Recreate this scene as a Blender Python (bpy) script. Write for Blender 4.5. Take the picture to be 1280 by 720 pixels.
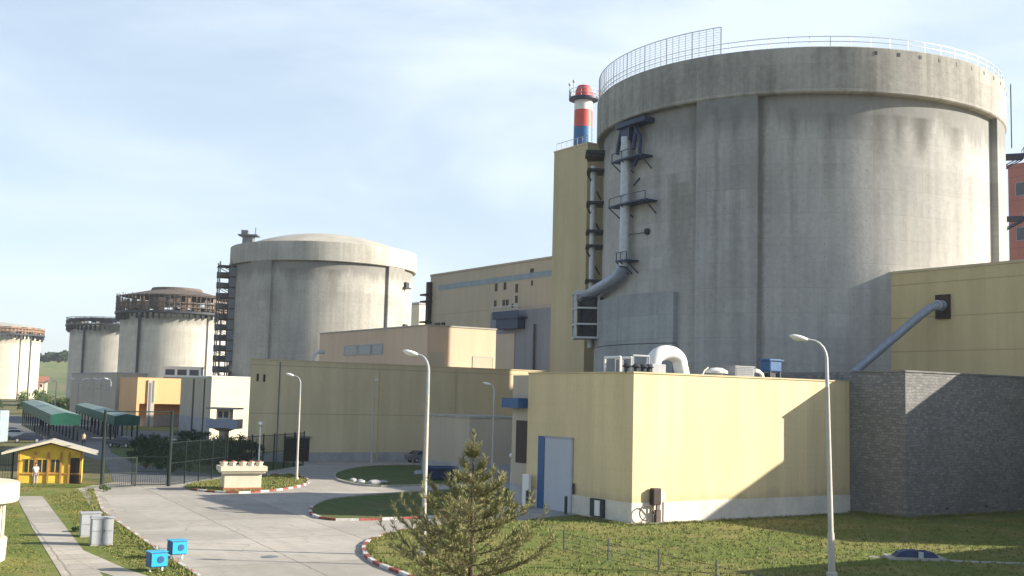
import bpy, bmesh, math, random
from mathutils import Vector, Matrix
for o in list(bpy.data.objects): bpy.data.objects.remove(o)
SC = bpy.context.scene
COL = SC.collection
R = math.radians
rnd = random.Random(11)

# ------------------------------------------------------------ camera
cd = bpy.data.cameras.new('camera'); cam = bpy.data.objects.new('camera', cd); COL.objects.link(cam)
cd.sensor_width = 36; cd.lens = 40.04; cd.clip_start = 0.5; cd.clip_end = 9000
PIT, ROL = .0962, .0251
fw = Vector((0, math.cos(PIT), math.sin(PIT))); r0 = Vector((1, 0, 0)); u0 = r0.cross(fw)
cx, sx = math.cos(ROL), math.sin(ROL)
rv = r0*cx + u0*sx; uv = u0*cx - r0*sx
m = Matrix((rv, uv, -fw)).transposed().to_4x4(); m.translation = (0, 0, 8.1)
cam.matrix_world = m
SC.camera = cam

# ------------------------------------------------------------ sun, sky, exposure
SUN_AZ, SUN_EL = R(-1.5), R(22.0)          # azimuth measured from +x towards +y
sd = bpy.data.lights.new('sun', 'SUN'); sd.energy = 5.0; sd.angle = R(.5); sd.color = (1, .915, .77)
sun = bpy.data.objects.new('sun', sd); COL.objects.link(sun)
sv = Vector((math.cos(SUN_EL)*math.cos(SUN_AZ), math.cos(SUN_EL)*math.sin(SUN_AZ), math.sin(SUN_EL)))
sun.rotation_euler = sv.to_track_quat('Z', 'Y').to_euler(); sun.location = (60, 0, 60)
W = bpy.data.worlds.new('World'); SC.world = W; W.use_nodes = True
nt = W.node_tree; nt.nodes.clear()
def wn(t, **k):
    n = nt.nodes.new(t)
    for a, b in k.items(): setattr(n, a, b)
    return n
wo = wn('ShaderNodeOutputWorld'); bg = wn('ShaderNodeBackground'); bg.inputs['Strength'].default_value = .079
sky = wn('ShaderNodeTexSky', sky_type='NISHITA', sun_disc=False); sky.sun_elevation = SUN_EL
sky.sun_rotation = math.pi/2 - SUN_AZ; sky.air_density = 1.0; sky.dust_density = .8; sky.ozone_density = 1.6
tc = wn('ShaderNodeTexCoord'); mp = wn('ShaderNodeMapping'); mp.inputs['Scale'].default_value = (2.2, 2.2, 7.0)
mp.inputs['Rotation'].default_value = (R(6), R(10), 0); mp.inputs['Location'].default_value = (.35, .1, .3)
nz = wn('ShaderNodeTexNoise'); nz.inputs['Scale'].default_value = 1.25; nz.inputs['Detail'].default_value = 7
nz.inputs['Roughness'].default_value = .52; nz.inputs['Distortion'].default_value = .35
rp = wn('ShaderNodeMapRange'); rp.interpolation_type = 'SMOOTHSTEP'
rp.inputs['From Min'].default_value = .34; rp.inputs['From Max'].default_value = .72
rp.inputs['To Min'].default_value = .42; rp.inputs['To Max'].default_value = .84
mx = wn('ShaderNodeMix', data_type='RGBA'); mx.inputs['B'].default_value = (5.6, 6.3, 7.05, 1)
nt.links.new(tc.outputs['Generated'], mp.inputs['Vector']); nt.links.new(mp.outputs[0], nz.inputs['Vector'])
nt.links.new(nz.outputs['Fac'], rp.inputs['Value'])
# the thin cloud lies low over the horizon and thins out to clear sky overhead
sx_ = wn('ShaderNodeSeparateXYZ'); el = wn('ShaderNodeMapRange'); el.interpolation_type = 'SMOOTHSTEP'
el.inputs['From Min'].default_value = .34; el.inputs['From Max'].default_value = .62; el.inputs['To Min'].default_value = 1; el.inputs['To Max'].default_value = .12
mu = wn('ShaderNodeMath', operation='MULTIPLY')
nt.links.new(tc.outputs['Generated'], sx_.inputs[0]); nt.links.new(sx_.outputs[2], el.inputs['Value'])
nt.links.new(rp.outputs[0], mu.inputs[0]); nt.links.new(el.outputs[0], mu.inputs[1]); nt.links.new(mu.outputs[0], mx.inputs['Factor'])
nt.links.new(sky.outputs[0], mx.inputs['A']); nt.links.new(mx.outputs['Result'], bg.inputs['Color'])
nt.links.new(bg.outputs[0], wo.inputs['Surface'])
vs = SC.view_settings; vs.view_transform = 'Standard'; vs.look = 'None'; vs.exposure = 1.18; vs.gamma = 1; vs.use_curve_mapping = False

# ------------------------------------------------------------ materials
def nodes(name):
    M = bpy.data.materials.new(name); M.use_nodes = True
    t = M.node_tree; b = t.nodes['Principled BSDF']
    return M, t, b
class T:
    """small node-tree writer"""
    def __init__(s, t): s.t = t
    def n(s, ty, ins=None, **k):
        n = s.t.nodes.new(ty)
        for a, b in k.items(): setattr(n, a, b)
        for a, b in (ins or {}).items(): s.put(n.inputs[a], b)
        return n
    def put(s, sock, v):
        if isinstance(v, bpy.types.NodeSocket): s.t.links.new(v, sock)
        else: sock.default_value = v
    def m(s, op, a, b=0.0, c=0.0):
        n = s.t.nodes.new('ShaderNodeMath'); n.operation = op
        for i, v in enumerate((a, b, c)): s.put(n.inputs[i], v)
        return n.outputs[0]
    def noise(s, vec, scale, detail=4, rough=.55, dist=0):
        return s.n('ShaderNodeTexNoise', {'Vector': vec, 'Scale': scale, 'Detail': detail, 'Roughness': rough, 'Distortion': dist}).outputs['Fac']
    def rng(s, v, a, b, c, d):
        return s.n('ShaderNodeMapRange', {'Value': v, 'From Min': a, 'From Max': b, 'To Min': c, 'To Max': d}, interpolation_type='SMOOTHSTEP').outputs[0]
    def mix(s, f, a, b, bt='MIX'):
        n = s.t.nodes.new('ShaderNodeMix'); n.data_type = 'RGBA'; n.blend_type = bt
        s.put(n.inputs['Factor'], f); s.put(n.inputs['A'], a); s.put(n.inputs['B'], b)
        return n.outputs['Result']
    def xyz(s, x, y, z):
        return s.n('ShaderNodeCombineXYZ', {0: x, 1: y, 2: z}).outputs[0]
    def obj(s):
        return s.n('ShaderNodeTexCoord').outputs['Object']
    def sep(s, v):
        return s.n('ShaderNodeSeparateXYZ', {0: v}).outputs
    def bump(s, b, h, st, d):
        n = s.n('ShaderNodeBump', {'Height': h, 'Strength': st, 'Distance': d}); s.t.links.new(n.outputs[0], b.inputs['Normal'])
def c4(c): return (*c, 1)
def plain(name, c, rough=.6, metal=0, var=.18, scale=2.0, bump=0, spec=.35):
    M, t, b = nodes(name); q = T(t); v = q.obj()
    n1 = q.noise(v, scale, 5, .6); n2 = q.noise(v, scale*9, 3)
    f = q.m('MULTIPLY_ADD', n2, .35, q.m('MULTIPLY', n1, .8))
    col = q.mix(q.rng(f, .3, .85, 0, 1), c4([x*(1-var) for x in c]), c4([min(1, x*(1+var)) for x in c]))
    t.links.new(col, b.inputs['Base Color']); b.inputs['Roughness'].default_value = rough; b.inputs['Metallic'].default_value = metal
    b.inputs['Specular IOR Level'].default_value = spec
    if bump: q.bump(b, n2, bump, .02)
    return M
def reactor_concrete(name, c, stains=(), dark=.70, zb=38.0):
    M, t, b = nodes(name); q = T(t); v = q.obj(); s = q.sep(v)
    ang = q.m('ARCTAN2', s[1], s[0]); arc = q.m('MULTIPLY', ang, 21.7); z = s[2]
    p = q.xyz(arc, 0.0, z)
    big = q.noise(p, .11, 5, .6, .3); fine = q.noise(p, 1.7, 5, .65)
    streak = q.noise(q.xyz(q.m('MULTIPLY', arc, .9), 0.0, q.m('MULTIPLY', z, .045)), 1.0, 5, .68)
    lift = q.m('FLOOR', q.m('DIVIDE', z, 2.4))
    tone = q.n('ShaderNodeTexWhiteNoise', {'W': lift}, noise_dimensions='1D').outputs['Value']
    pan = q.n('ShaderNodeTexWhiteNoise', {'Vector': q.xyz(q.m('FLOOR', q.m('DIVIDE', arc, 5.3)), lift, 0.0)}, noise_dimensions='2D').outputs['Value']
    f = q.m('ADD', q.m('MULTIPLY', big, .55), q.m('MULTIPLY', streak, .55))
    f = q.m('ADD', f, q.m('MULTIPLY', q.m('SUBTRACT', fine, .5), .35))
    f = q.m('ADD', f, q.m('MULTIPLY', q.m('SUBTRACT', tone, .5), .07))
    f = q.m('ADD', f, q.m('MULTIPLY', q.m('SUBTRACT', pan, .5), .06))
    col = q.mix(q.rng(f, .3, .82, 0, 1), c4([x*dark for x in c]), c4([x*1.12 for x in c]))
    line = q.m('LESS_THAN', q.m('FRACT', q.m('DIVIDE', z, 2.4)), .022)
    vl = q.m('LESS_THAN', q.m('FRACT', q.m('DIVIDE', arc, 5.3)), .010)
    lines = q.m('MULTIPLY', q.m('MAXIMUM', line, vl), q.rng(fine, .35, .6, .1, .5))
    col = q.mix(q.m('MULTIPLY', lines, .7), col, c4([x*.45 for x in c]))
    tx = q.m('ABSOLUTE', q.m('SUBTRACT', q.m('FRACT', q.m('DIVIDE', arc, 1.325)), .5)); tzz = q.m('ABSOLUTE', q.m('SUBTRACT', q.m('FRACT', q.m('DIVIDE', z, 1.2)), .5))
    hole = q.m('LESS_THAN', q.m('ADD', q.m('MULTIPLY', tx, 1.325), q.m('MULTIPLY', tzz, 1.2)), .085)
    col = q.mix(q.m('MULTIPLY', hole, q.rng(pan, .3, .7, .1, .5)), col, c4([x*.4 for x in c]))
    rep_ = q.n('ShaderNodeTexWhiteNoise', {'Vector': q.xyz(q.m('FLOOR', q.m('DIVIDE', arc, 1.9)), q.m('FLOOR', q.m('DIVIDE', z, 1.2)), 3.0)}, noise_dimensions='3D').outputs['Value']
    col = q.mix(q.m('MULTIPLY', q.m('GREATER_THAN', rep_, .975), .22), col, c4([min(1, x*1.35) for x in c]))
    # soot run-down below the ring beam, ragged lower edge
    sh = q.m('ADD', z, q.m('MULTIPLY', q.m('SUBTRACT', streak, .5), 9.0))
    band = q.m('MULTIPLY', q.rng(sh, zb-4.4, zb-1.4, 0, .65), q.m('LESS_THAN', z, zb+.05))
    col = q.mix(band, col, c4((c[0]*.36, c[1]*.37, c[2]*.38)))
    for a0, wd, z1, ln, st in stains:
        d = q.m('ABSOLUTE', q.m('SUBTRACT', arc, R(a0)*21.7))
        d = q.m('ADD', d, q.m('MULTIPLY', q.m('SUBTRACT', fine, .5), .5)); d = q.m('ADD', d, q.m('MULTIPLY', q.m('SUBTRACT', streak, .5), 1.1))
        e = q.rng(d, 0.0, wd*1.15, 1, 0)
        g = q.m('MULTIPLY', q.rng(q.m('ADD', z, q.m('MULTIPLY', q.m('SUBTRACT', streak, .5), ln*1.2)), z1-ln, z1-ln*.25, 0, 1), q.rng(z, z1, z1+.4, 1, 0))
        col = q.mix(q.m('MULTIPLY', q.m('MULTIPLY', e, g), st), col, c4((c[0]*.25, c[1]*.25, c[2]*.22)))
    t.links.new(col, b.inputs['Base Color']); b.inputs['Roughness'].default_value = .9; b.inputs['Specular IOR Level'].default_value = .2
    q.bump(b, q.m('SUBTRACT', fine, q.m('MULTIPLY', lines, 1.0)), .35, .06)
    return M
def cladding(name, c, seam=1.0, hz=0, hz0=0, ribs=0, dirt=.2, sd=.05, vs_=.6, grime=None):
    M, t, b = nodes(name); q = T(t); v = q.obj(); s = q.sep(v)
    h = q.m('ADD', s[0], s[1]); z = s[2]
    big = q.noise(q.xyz(h, 0.0, z), .13, 5, .6); fine = q.noise(v, 2.2, 5, .6)
    streak = q.noise(q.xyz(q.m('MULTIPLY', h, .8), 0.0, q.m('MULTIPLY', z, .07)), 1.0, 4, .6)
    pan = q.n('ShaderNodeTexWhiteNoise', {'W': q.m('FLOOR', q.m('DIVIDE', h, seam))}, noise_dimensions='1D').outputs['Value']
    f = q.m('ADD', q.m('MULTIPLY', big, .4), q.m('MULTIPLY', streak, .45)); f = q.m('ADD', f, q.m('MULTIPLY', fine, .15))
    f = q.m('ADD', f, q.m('MULTIPLY', q.m('SUBTRACT', pan, .5), .07))
    col = q.mix(q.rng(f, .3, .75, 0, 1), c4([x*(1-dirt) for x in c]), c4([min(1, x*(1+dirt*.35)) for x in c]))
    sm = q.m('LESS_THAN', q.m('FRACT', q.m('DIVIDE', h, seam)), sd/seam)
    if hz:
        hs = q.m('LESS_THAN', q.m('FRACT', q.m('DIVIDE', q.m('SUBTRACT', z, hz0-.06), hz)), .12/hz)
        sm = q.m('MAXIMUM', q.m('MULTIPLY', sm, vs_), hs)
    else: sm = q.m('MULTIPLY', sm, vs_)
    col = q.mix(q.m('MULTIPLY', sm, .45), col, c4([x*.45 for x in c]))
    if grime is not None:      # splash dirt along the foot, run-down under the parapet, rows of fixings
        gz = q.m('ADD', z, q.m('MULTIPLY', q.m('SUBTRACT', streak, .5), 1.6))
        col = q.mix(q.rng(gz, grime, grime+.7, .4, 0), col, c4([x*.5 for x in c]))
        run = q.noise(q.xyz(q.m('MULTIPLY', h, 2.6), 0.0, q.m('MULTIPLY', z, .10)), 1.0, 3, .6)
        col = q.mix(q.m('MULTIPLY', q.rng(run, .55, .75, 0, .30), q.rng(z, grime+2.5, grime+8.5, .15, 1)), col, c4([x*.62 for x in c]))
        dz = q.m('LESS_THAN', q.m('ABSOLUTE', q.m('SUBTRACT', q.m('FRACT', q.m('DIVIDE', z, 1.4)), .5)), .022)
        dh = q.m('LESS_THAN', q.m('ABSOLUTE', q.m('SUBTRACT', q.m('FRACT', q.m('DIVIDE', h, seam/2)), .5)), .06)
        col = q.mix(q.m('MULTIPLY', q.m('MULTIPLY', dz, dh), .5), col, c4([x*.35 for x in c]))
    t.links.new(col, b.inputs['Base Color']); b.inputs['Roughness'].default_value = .75; b.inputs['Specular IOR Level'].default_value = .25
    if ribs:
        w = q.m('SINE', q.m('MULTIPLY', h, 2*math.pi/ribs)); q.bump(b, q.m('SUBTRACT', w, q.m('MULTIPLY', sm, 2.0)), .35, .03)
    else: q.bump(b, q.m('SUBTRACT', fine, sm), .25, .03)
    return M
def rubble(name):
    """roughly coursed rubble: every stone its own tone, raked joints"""
    M, t, b = nodes(name); q = T(t); v = q.obj(); s = q.sep(v)
    h = q.m('ADD', s[0], s[1])
    wx = q.m('MULTIPLY', q.m('SUBTRACT', q.noise(v, 1.4, 3), .5), .55); wz = q.m('MULTIPLY', q.m('SUBTRACT', q.noise(q.xyz(s[1], s[2], s[0]), 1.1, 3), .5), .42)
    br = q.n('ShaderNodeTexBrick', {'Vector': q.xyz(q.m('ADD', h, wx), q.m('ADD', s[2], wz), 0.0), 'Color1': (0, 0, 0, 1), 'Color2': (1, 1, 1, 1), 'Mortar': (.5, .5, .5, 1), 'Scale': 1.0,
        'Mortar Size': .02, 'Mortar Smooth': .3, 'Bias': 0.0, 'Brick Width': .44, 'Row Height': .21}, offset=.43, squash=.7, squash_frequency=3)
    st = q.sep(br.outputs['Color'])[0]; mo = br.outputs['Fac']
    fi = q.noise(v, 5, 4); big = q.noise(v, .22, 4)
    col = q.mix(st, (.15, .15, .15, 1), (.28, .272, .26, 1))
    col = q.mix(q.rng(fi, .35, .7, 0, .45), col, (.15, .148, .142, 1))
    col = q.mix(q.rng(big, .4, .7, 0, .4), col, (.13, .125, .12, 1))
    col = q.mix(q.m('MULTIPLY', mo, .6), col, (.10, .10, .098, 1))
    t.links.new(col, b.inputs['Base Color']); b.inputs['Roughness'].default_value = .95
    q.bump(b, q.m('ADD', q.m('SUBTRACT', q.m('MULTIPLY', st, .5), q.m('MULTIPLY', mo, 1.2)), q.m('MULTIPLY', fi, .6)), .7, .05)
    return M
def grass_mat(name, c1, c2, c3, sc=1.0):
    M, t, b = nodes(name); q = T(t); v = q.obj()
    a = q.noise(v, .16*sc, 6, .65, .4); f = q.noise(v, 1.3*sc, 6, .7); g = q.noise(v, 11*sc, 3, .7)
    col = q.mix(q.rng(f, .3, .7, 0, 1), c4(c1), c4(c2))
    col = q.mix(q.rng(a, .42, .66, 0, .8), col, c4(c3))
    col = q.mix(q.rng(g, .35, .75, .25, 0), col, c4([x*.45 for x in c1]))
    bare = q.m('ADD', q.noise(v, .42*sc, 5, .62, .6), q.m('MULTIPLY', q.m('SUBTRACT', g, .5), .12))
    col = q.mix(q.rng(bare, .60, .69, 0, .6), col, (.26, .20, .125, 1))
    wear = q.noise(v, .75*sc, 4, .6, 1.0)
    col = q.mix(q.rng(wear, .58, .72, 0, .5), col, c4([x*.62 for x in c1]))
    t.links.new(col, b.inputs['Base Color']); b.inputs['Roughness'].default_value = .95; b.inputs['Specular IOR Level'].default_value = .1
    q.bump(b, q.m('ADD', g, f), .8, .12)
    return M
def slab_mat(name, c, w, h, rot, off=(0, 0)):
    M, t, b = nodes(name); q = T(t); v = q.obj()
    mpn = q.n('ShaderNodeMapping', {'Vector': v, 'Rotation': (0, 0, rot), 'Location': (*off, 0)}).outputs[0]
    s = q.sep(mpn)
    wob = q.m('MULTIPLY', q.m('SUBTRACT', q.noise(v, .5, 3), .5), .25)
    jx = q.m('LESS_THAN', q.m('FRACT', q.m('DIVIDE', q.m('ADD', s[0], wob), w)), .09/w)
    jy = q.m('LESS_THAN', q.m('FRACT', q.m('DIVIDE', q.m('ADD', s[1], wob), h)), .09/h)
    tile = q.n('ShaderNodeTexWhiteNoise', {'Vector': q.xyz(q.m('FLOOR', q.m('DIVIDE', s[0], w)), q.m('FLOOR', q.m('DIVIDE', s[1], h)), 0.0)}, noise_dimensions='2D').outputs['Value']
    big = q.noise(v, .13, 5, .6, .5); fi = q.noise(v, 1.6, 6, .7)
    f = q.m('ADD', q.m('MULTIPLY', big, .6), q.m('MULTIPLY', fi, .35)); f = q.m('ADD', f, q.m('MULTIPLY', q.m('SUBTRACT', tile, .5), .16))
    col = q.mix(q.rng(f, .3, .72, 0, 1), c4([x*.7 for x in c]), c4([x*1.08 for x in c]))
    oil = q.rng(q.noise(v, .35, 4, .6, .8), .62, .74, 0, .35)
    col = q.mix(oil, col, c4([x*.5 for x in c]))
    trk = q.noise(q.xyz(q.m('MULTIPLY', s[0], .75), q.m('MULTIPLY', s[1], .03), 0.0), 1.0, 3, .55)
    col = q.mix(q.rng(trk, .52, .68, 0, .30), col, c4([x*.62 for x in c]))
    wv = q.n('ShaderNodeVectorMath', {0: v, 1: q.n('ShaderNodeTexNoise', {'Vector': v, 'Scale': .8, 'Detail': 4}).outputs['Color']}, operation='ADD').outputs[0]
    ck = q.n('ShaderNodeTexVoronoi', {'Vector': wv, 'Scale': .17}, feature='DISTANCE_TO_EDGE').outputs['Distance']
    col = q.mix(q.m('MULTIPLY', q.rng(ck, .0, .007, .7, 0), q.rng(big, .4, .55, 0, 1)), col, c4([x*.35 for x in c]))
    pat = q.n('ShaderNodeTexVoronoi', {'Vector': q.xyz(q.m('MULTIPLY', s[0], .16), q.m('MULTIPLY', s[1], .1), 0.0), 'Scale': 1.0}, distance='CHEBYCHEV').outputs['Color']
    col = q.mix(q.m('MULTIPLY', q.m('GREATER_THAN', q.sep(pat)[0], .86), .25), col, c4([x*.6 for x in c]))
    j = q.m('MULTIPLY', q.m('MAXIMUM', jx, jy), q.rng(fi, .3, .55, .25, .8))
    col = q.mix(j, col, c4([x*.38 for x in c]))
    t.links.new(col, b.inputs['Base Color']); b.inputs['Roughness'].default_value = .9; b.inputs['Specular IOR Level'].default_value = .25
    q.bump(b, q.m('SUBTRACT', fi, j), .3, .02)
    return M
def leaf_mat(name, c1, c2, c3):
    M, t, b = nodes(name); q = T(t)
    g = q.n('ShaderNodeNewGeometry').outputs['Random Per Island']
    n = q.noise(q.obj(), 1.1, 3)
    col = q.mix(g, c4(c1), c4(c2)); col = q.mix(q.rng(n, .45, .7, 0, .7), col, c4(c3))
    t.links.new(col, b.inputs['Base Color']); b.inputs['Roughness'].default_value = .7; b.inputs['Specular IOR Level'].default_value = .2
    b.inputs['Transmission Weight'].default_value = 0
    return M
def banded(name, bands):
    """coloured hoops by height, a real paint scheme"""
    M, t, b = nodes(name); q = T(t); v = q.obj(); z = q.sep(v)[2]
    col = c4(bands[0][1])
    for z0, c in bands[1:]:
        col = q.mix(q.m('GREATER_THAN', z, z0), col, c4(c))
    n = q.noise(v, 1.2, 4); col = q.mix(q.rng(n, .4, .8, 0, .25), col, (.2, .18, .16, 1))
    t.links.new(col, b.inputs['Base Color']); b.inputs['Roughness'].default_value = .55
    return M

CONC = (.43, .42, .40)
M_ = dict(
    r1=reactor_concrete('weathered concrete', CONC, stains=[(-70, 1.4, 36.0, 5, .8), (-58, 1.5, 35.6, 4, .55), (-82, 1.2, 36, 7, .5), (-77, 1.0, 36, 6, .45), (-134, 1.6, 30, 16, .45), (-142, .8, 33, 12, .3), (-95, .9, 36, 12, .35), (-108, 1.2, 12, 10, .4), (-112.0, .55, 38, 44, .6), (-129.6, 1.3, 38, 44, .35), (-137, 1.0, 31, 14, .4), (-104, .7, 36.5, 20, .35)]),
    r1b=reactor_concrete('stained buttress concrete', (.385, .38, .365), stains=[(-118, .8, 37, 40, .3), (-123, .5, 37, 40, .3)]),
    r1panel=reactor_concrete('blue grey shotcrete', (.33, .345, .35), zb=60),
    r1ring=reactor_concrete('ring concrete', (.38, .365, .335), zb=-50, dark=.5),
    r2=reactor_concrete('pale concrete', (.43, .41, .37), stains=[(-75, 2.0, 36, 9, .4), (-100, 2.0, 36, 8, .4)], dark=.68),
    r2ring=reactor_concrete('pale ring concrete', (.45, .43, .38), zb=-50, dark=.65),
    r3=reactor_concrete('cream concrete', (.52, .49, .43), dark=.75, zb=37),
    r5=reactor_concrete('bright cream concrete', (.62, .56, .45), dark=.85, zb=36),  # paler, warmer base colour for the farthest reactor
    dome=plain('dome concrete', (.40, .375, .32), .9, var=.2, scale=.2),
    rust=plain('rusty steel', (.115, .09, .075), .85, var=.5, scale=.8),
    brownwood=plain('weathered brown boards', (.30, .19, .13), .85, var=.4, scale=.8),
    dark=plain('dark steel', (.035, .04, .05), .6, var=.4),
    navy=plain('dark blue painted steel', (.02, .035, .085), .5, var=.3),
    white=plain('white paint', (.78, .76, .72), .5, var=.06),
    polec=plain('weathered concrete pole', (.44, .41, .36), .8, var=.15, scale=.6),
    galv=plain('galvanised steel', (.42, .44, .46), .45, .3, var=.15),
    ductg=plain('blue grey duct metal', (.27, .31, .38), .45, .2, var=.15),
    yel=cladding('pale yellow cladding', (.70, .565, .335), seam=1.05, ribs=0, dirt=.17, vs_=.42, grime=1.4),
    yel2=cladding('yellow cladding in wide panels', (.61, .49, .265), seam=6.0, hz=3.13, hz0=.8, dirt=.16, vs_=.3),
    yel3=cladding('faded yellow cladding', (.56, .465, .285), seam=1.5, hz=0, dirt=.16, vs_=.15),
    olive=cladding('dull yellow cladding', (.64, .54, .345), seam=3.0, hz=5.6, hz0=0, dirt=.18, vs_=.12),
    pink=cladding('pinkish beige render', (.62, .46, .33), seam=3.0, dirt=.12, vs_=.1),
    hall=cladding('beige cladding', (.47, .40, .295), seam=6.0, hz=8.2, hz0=0, dirt=.15, vs_=.1),
    hallg=cladding('grey blue cladding', (.22, .235, .27), seam=2.0, dirt=.2, vs_=.3),
    strip=plain('blue green glazing strip', (.16, .22, .25), .3, var=.25, scale=.5),
    glass=plain('dark window glass', (.03, .035, .045), .12, var=.3, spec=.6),
    paleglass=plain('grey window glass', (.12, .14, .17), .15, var=.2, spec=.6),
    brown=plain('dark brown painted metal', (.035, .022, .02), .6, var=.2),
    plinth=plain('white washed plinth', (.62, .575, .50), .9, var=.15, scale=.6, bump=.2),
    plinthg=plain('grey plinth', (.36, .36, .37), .9, var=.2, scale=.6),
    stone=rubble('grey rubble stone'),
    door=cladding('pale grey roller door', (.46, .49, .54), seam=.5, dirt=.1, vs_=.2),
    blue=plain('blue painted metal', (.03, .10, .24), .5, var=.2),
    orange=cladding('orange yellow render', (.72, .43, .21), seam=3.0, dirt=.1, vs_=.1),
    tan=cladding('tan grey render', (.47, .41, .32), seam=3.0, dirt=.12, vs_=.15),
    cream=plain('cream render', (.72, .66, .49), .8, var=.08, scale=.4),
    red=cladding('red brick render', (.40, .17, .145), seam=3.0, hz=3.6, hz0=0, dirt=.18, vs_=.15),
    hutyel=plain('yellow painted boards', (.68, .46, .06), .6, var=.2, scale=1.5),
    hutor=plain('orange brown timber', (.40, .20, .06), .7, var=.25, scale=1.5),
    roofg=plain('grey roof sheet', (.36, .34, .30), .8, var=.2, scale=.8),
    roofbit=plain('roof felt', (.16, .155, .15), .95, var=.25, scale=.4),
    green=plain('green canopy sheet', (.012, .08, .055), .5, var=.35, scale=.4),
    canroof=plain('pale green sheet', (.17, .24, .21), .5, var=.3, scale=.5),
    greend=plain('dark green painted steel', (.008, .018, .016), .6, var=.3),
    bluelit=plain('sunlit blue', (.03, .36, .62), .4, var=.12),  # lighter blue for the lit faces of the blue boxes
    palebl=plain('pale blue grey panel', (.27, .325, .36), .5, var=.15),
    cab=plain('grey cabinet paint', (.36, .37, .40), .5, var=.1),
    cabd=plain('dark grey cabinet paint', (.16, .17, .19), .5, var=.1),
    signst=plain('cream cut stone', (.60, .54, .42), .85, var=.12, scale=1.2, bump=.25),
    terracotta=plain('terracotta pot', (.34, .13, .08), .85, var=.25),
    kerbw=plain('white kerb paint', (.56, .54, .50), .85, var=.35, scale=3),
    kerbr=plain('red kerb paint', (.27, .075, .06), .85, var=.45, scale=3),
    kerbp=plain('faded pink kerb paint', (.44, .27, .22), .85, var=.3, scale=3),
    kerbg=plain('grey kerb stone', (.36, .34, .30), .9, var=.2, scale=3),
    bark=plain('brown bark', (.10, .07, .05), .95, var=.4, scale=6),
    tyre=plain('black rubber', (.02, .02, .02), .9, var=.2),
    skin=plain('skin', (.45, .27, .19), .6, var=.08),
    hair=plain('dark hair', (.03, .022, .018), .8, var=.2),
    shirtw=plain('white cotton', (.75, .74, .70), .9, var=.06),
    shirto=plain('tan cotton', (.55, .36, .18), .9, var=.08),
    trous=plain('dark blue cloth', (.035, .04, .06), .9, var=.15),
    trousg=plain('grey cloth', (.32, .31, .30), .9, var=.12),
    carn=plain('dark blue car paint', (.015, .022, .045), .25, var=.1, spec=.6),
    carw=plain('white car paint', (.70, .70, .69), .3, var=.05, spec=.6),
    carg=plain('grey car paint', (.20, .21, .23), .3, .3, var=.05, spec=.6),
    lens=plain('lamp lens', (.8, .8, .78), .2, var=.03, spec=.6),
    redlens=plain('red lens', (.4, .02, .02), .3, var=.05),
    grass=grass_mat('mown grass', (.12, .17, .038), (.20, .225, .065), (.31, .26, .10)),
    grassd=grass_mat('dull grass', (.075, .13, .04), (.15, .20, .065), (.16, .16, .07)),
    wild=grass_mat('dry rough grass', (.10, .12, .045), (.20, .18, .09), (.26, .21, .12), .35),
    hill=grass_mat('hillside grass', (.10, .15, .05), (.20, .21, .09), (.25, .20, .11), .06),
    road=slab_mat('concrete slabs', (.45, .412, .36), 6.0, 9.5, R(-27), (1.6, 3.0)),
    asphalt=slab_mat('old asphalt', (.20, .20, .20), 40, 60, R(-30)),
    path=slab_mat('path slabs', (.46, .42, .36), 3.0, 1.6, R(-27)),
    apron=slab_mat('apron concrete', (.40, .39, .37), 3.0, 3.0, R(33.5)),
    pine=leaf_mat('pine needles', (.13, .145, .05), (.30, .28, .125), (.36, .32, .17)),
    bush=leaf_mat('dark leaves', (.02, .042, .018), (.05, .085, .03), (.035, .06, .03)),
    bushl=leaf_mat('mid green leaves', (.04, .075, .025), (.09, .13, .045), (.07, .10, .03)),
    lawnblade=leaf_mat('grass blades', (.12, .15, .035), (.20, .20, .06), (.27, .225, .085)),
    stack=banded('painted stack', [(-9, (.02, .12, .28)), (48.5-1.6, (.02, .12, .28)), (57.4-.9, (.55, .06, .04)), (60.2-.6, (.75, .70, .66)), (61.7, (.52, .05, .05))]),
)

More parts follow.
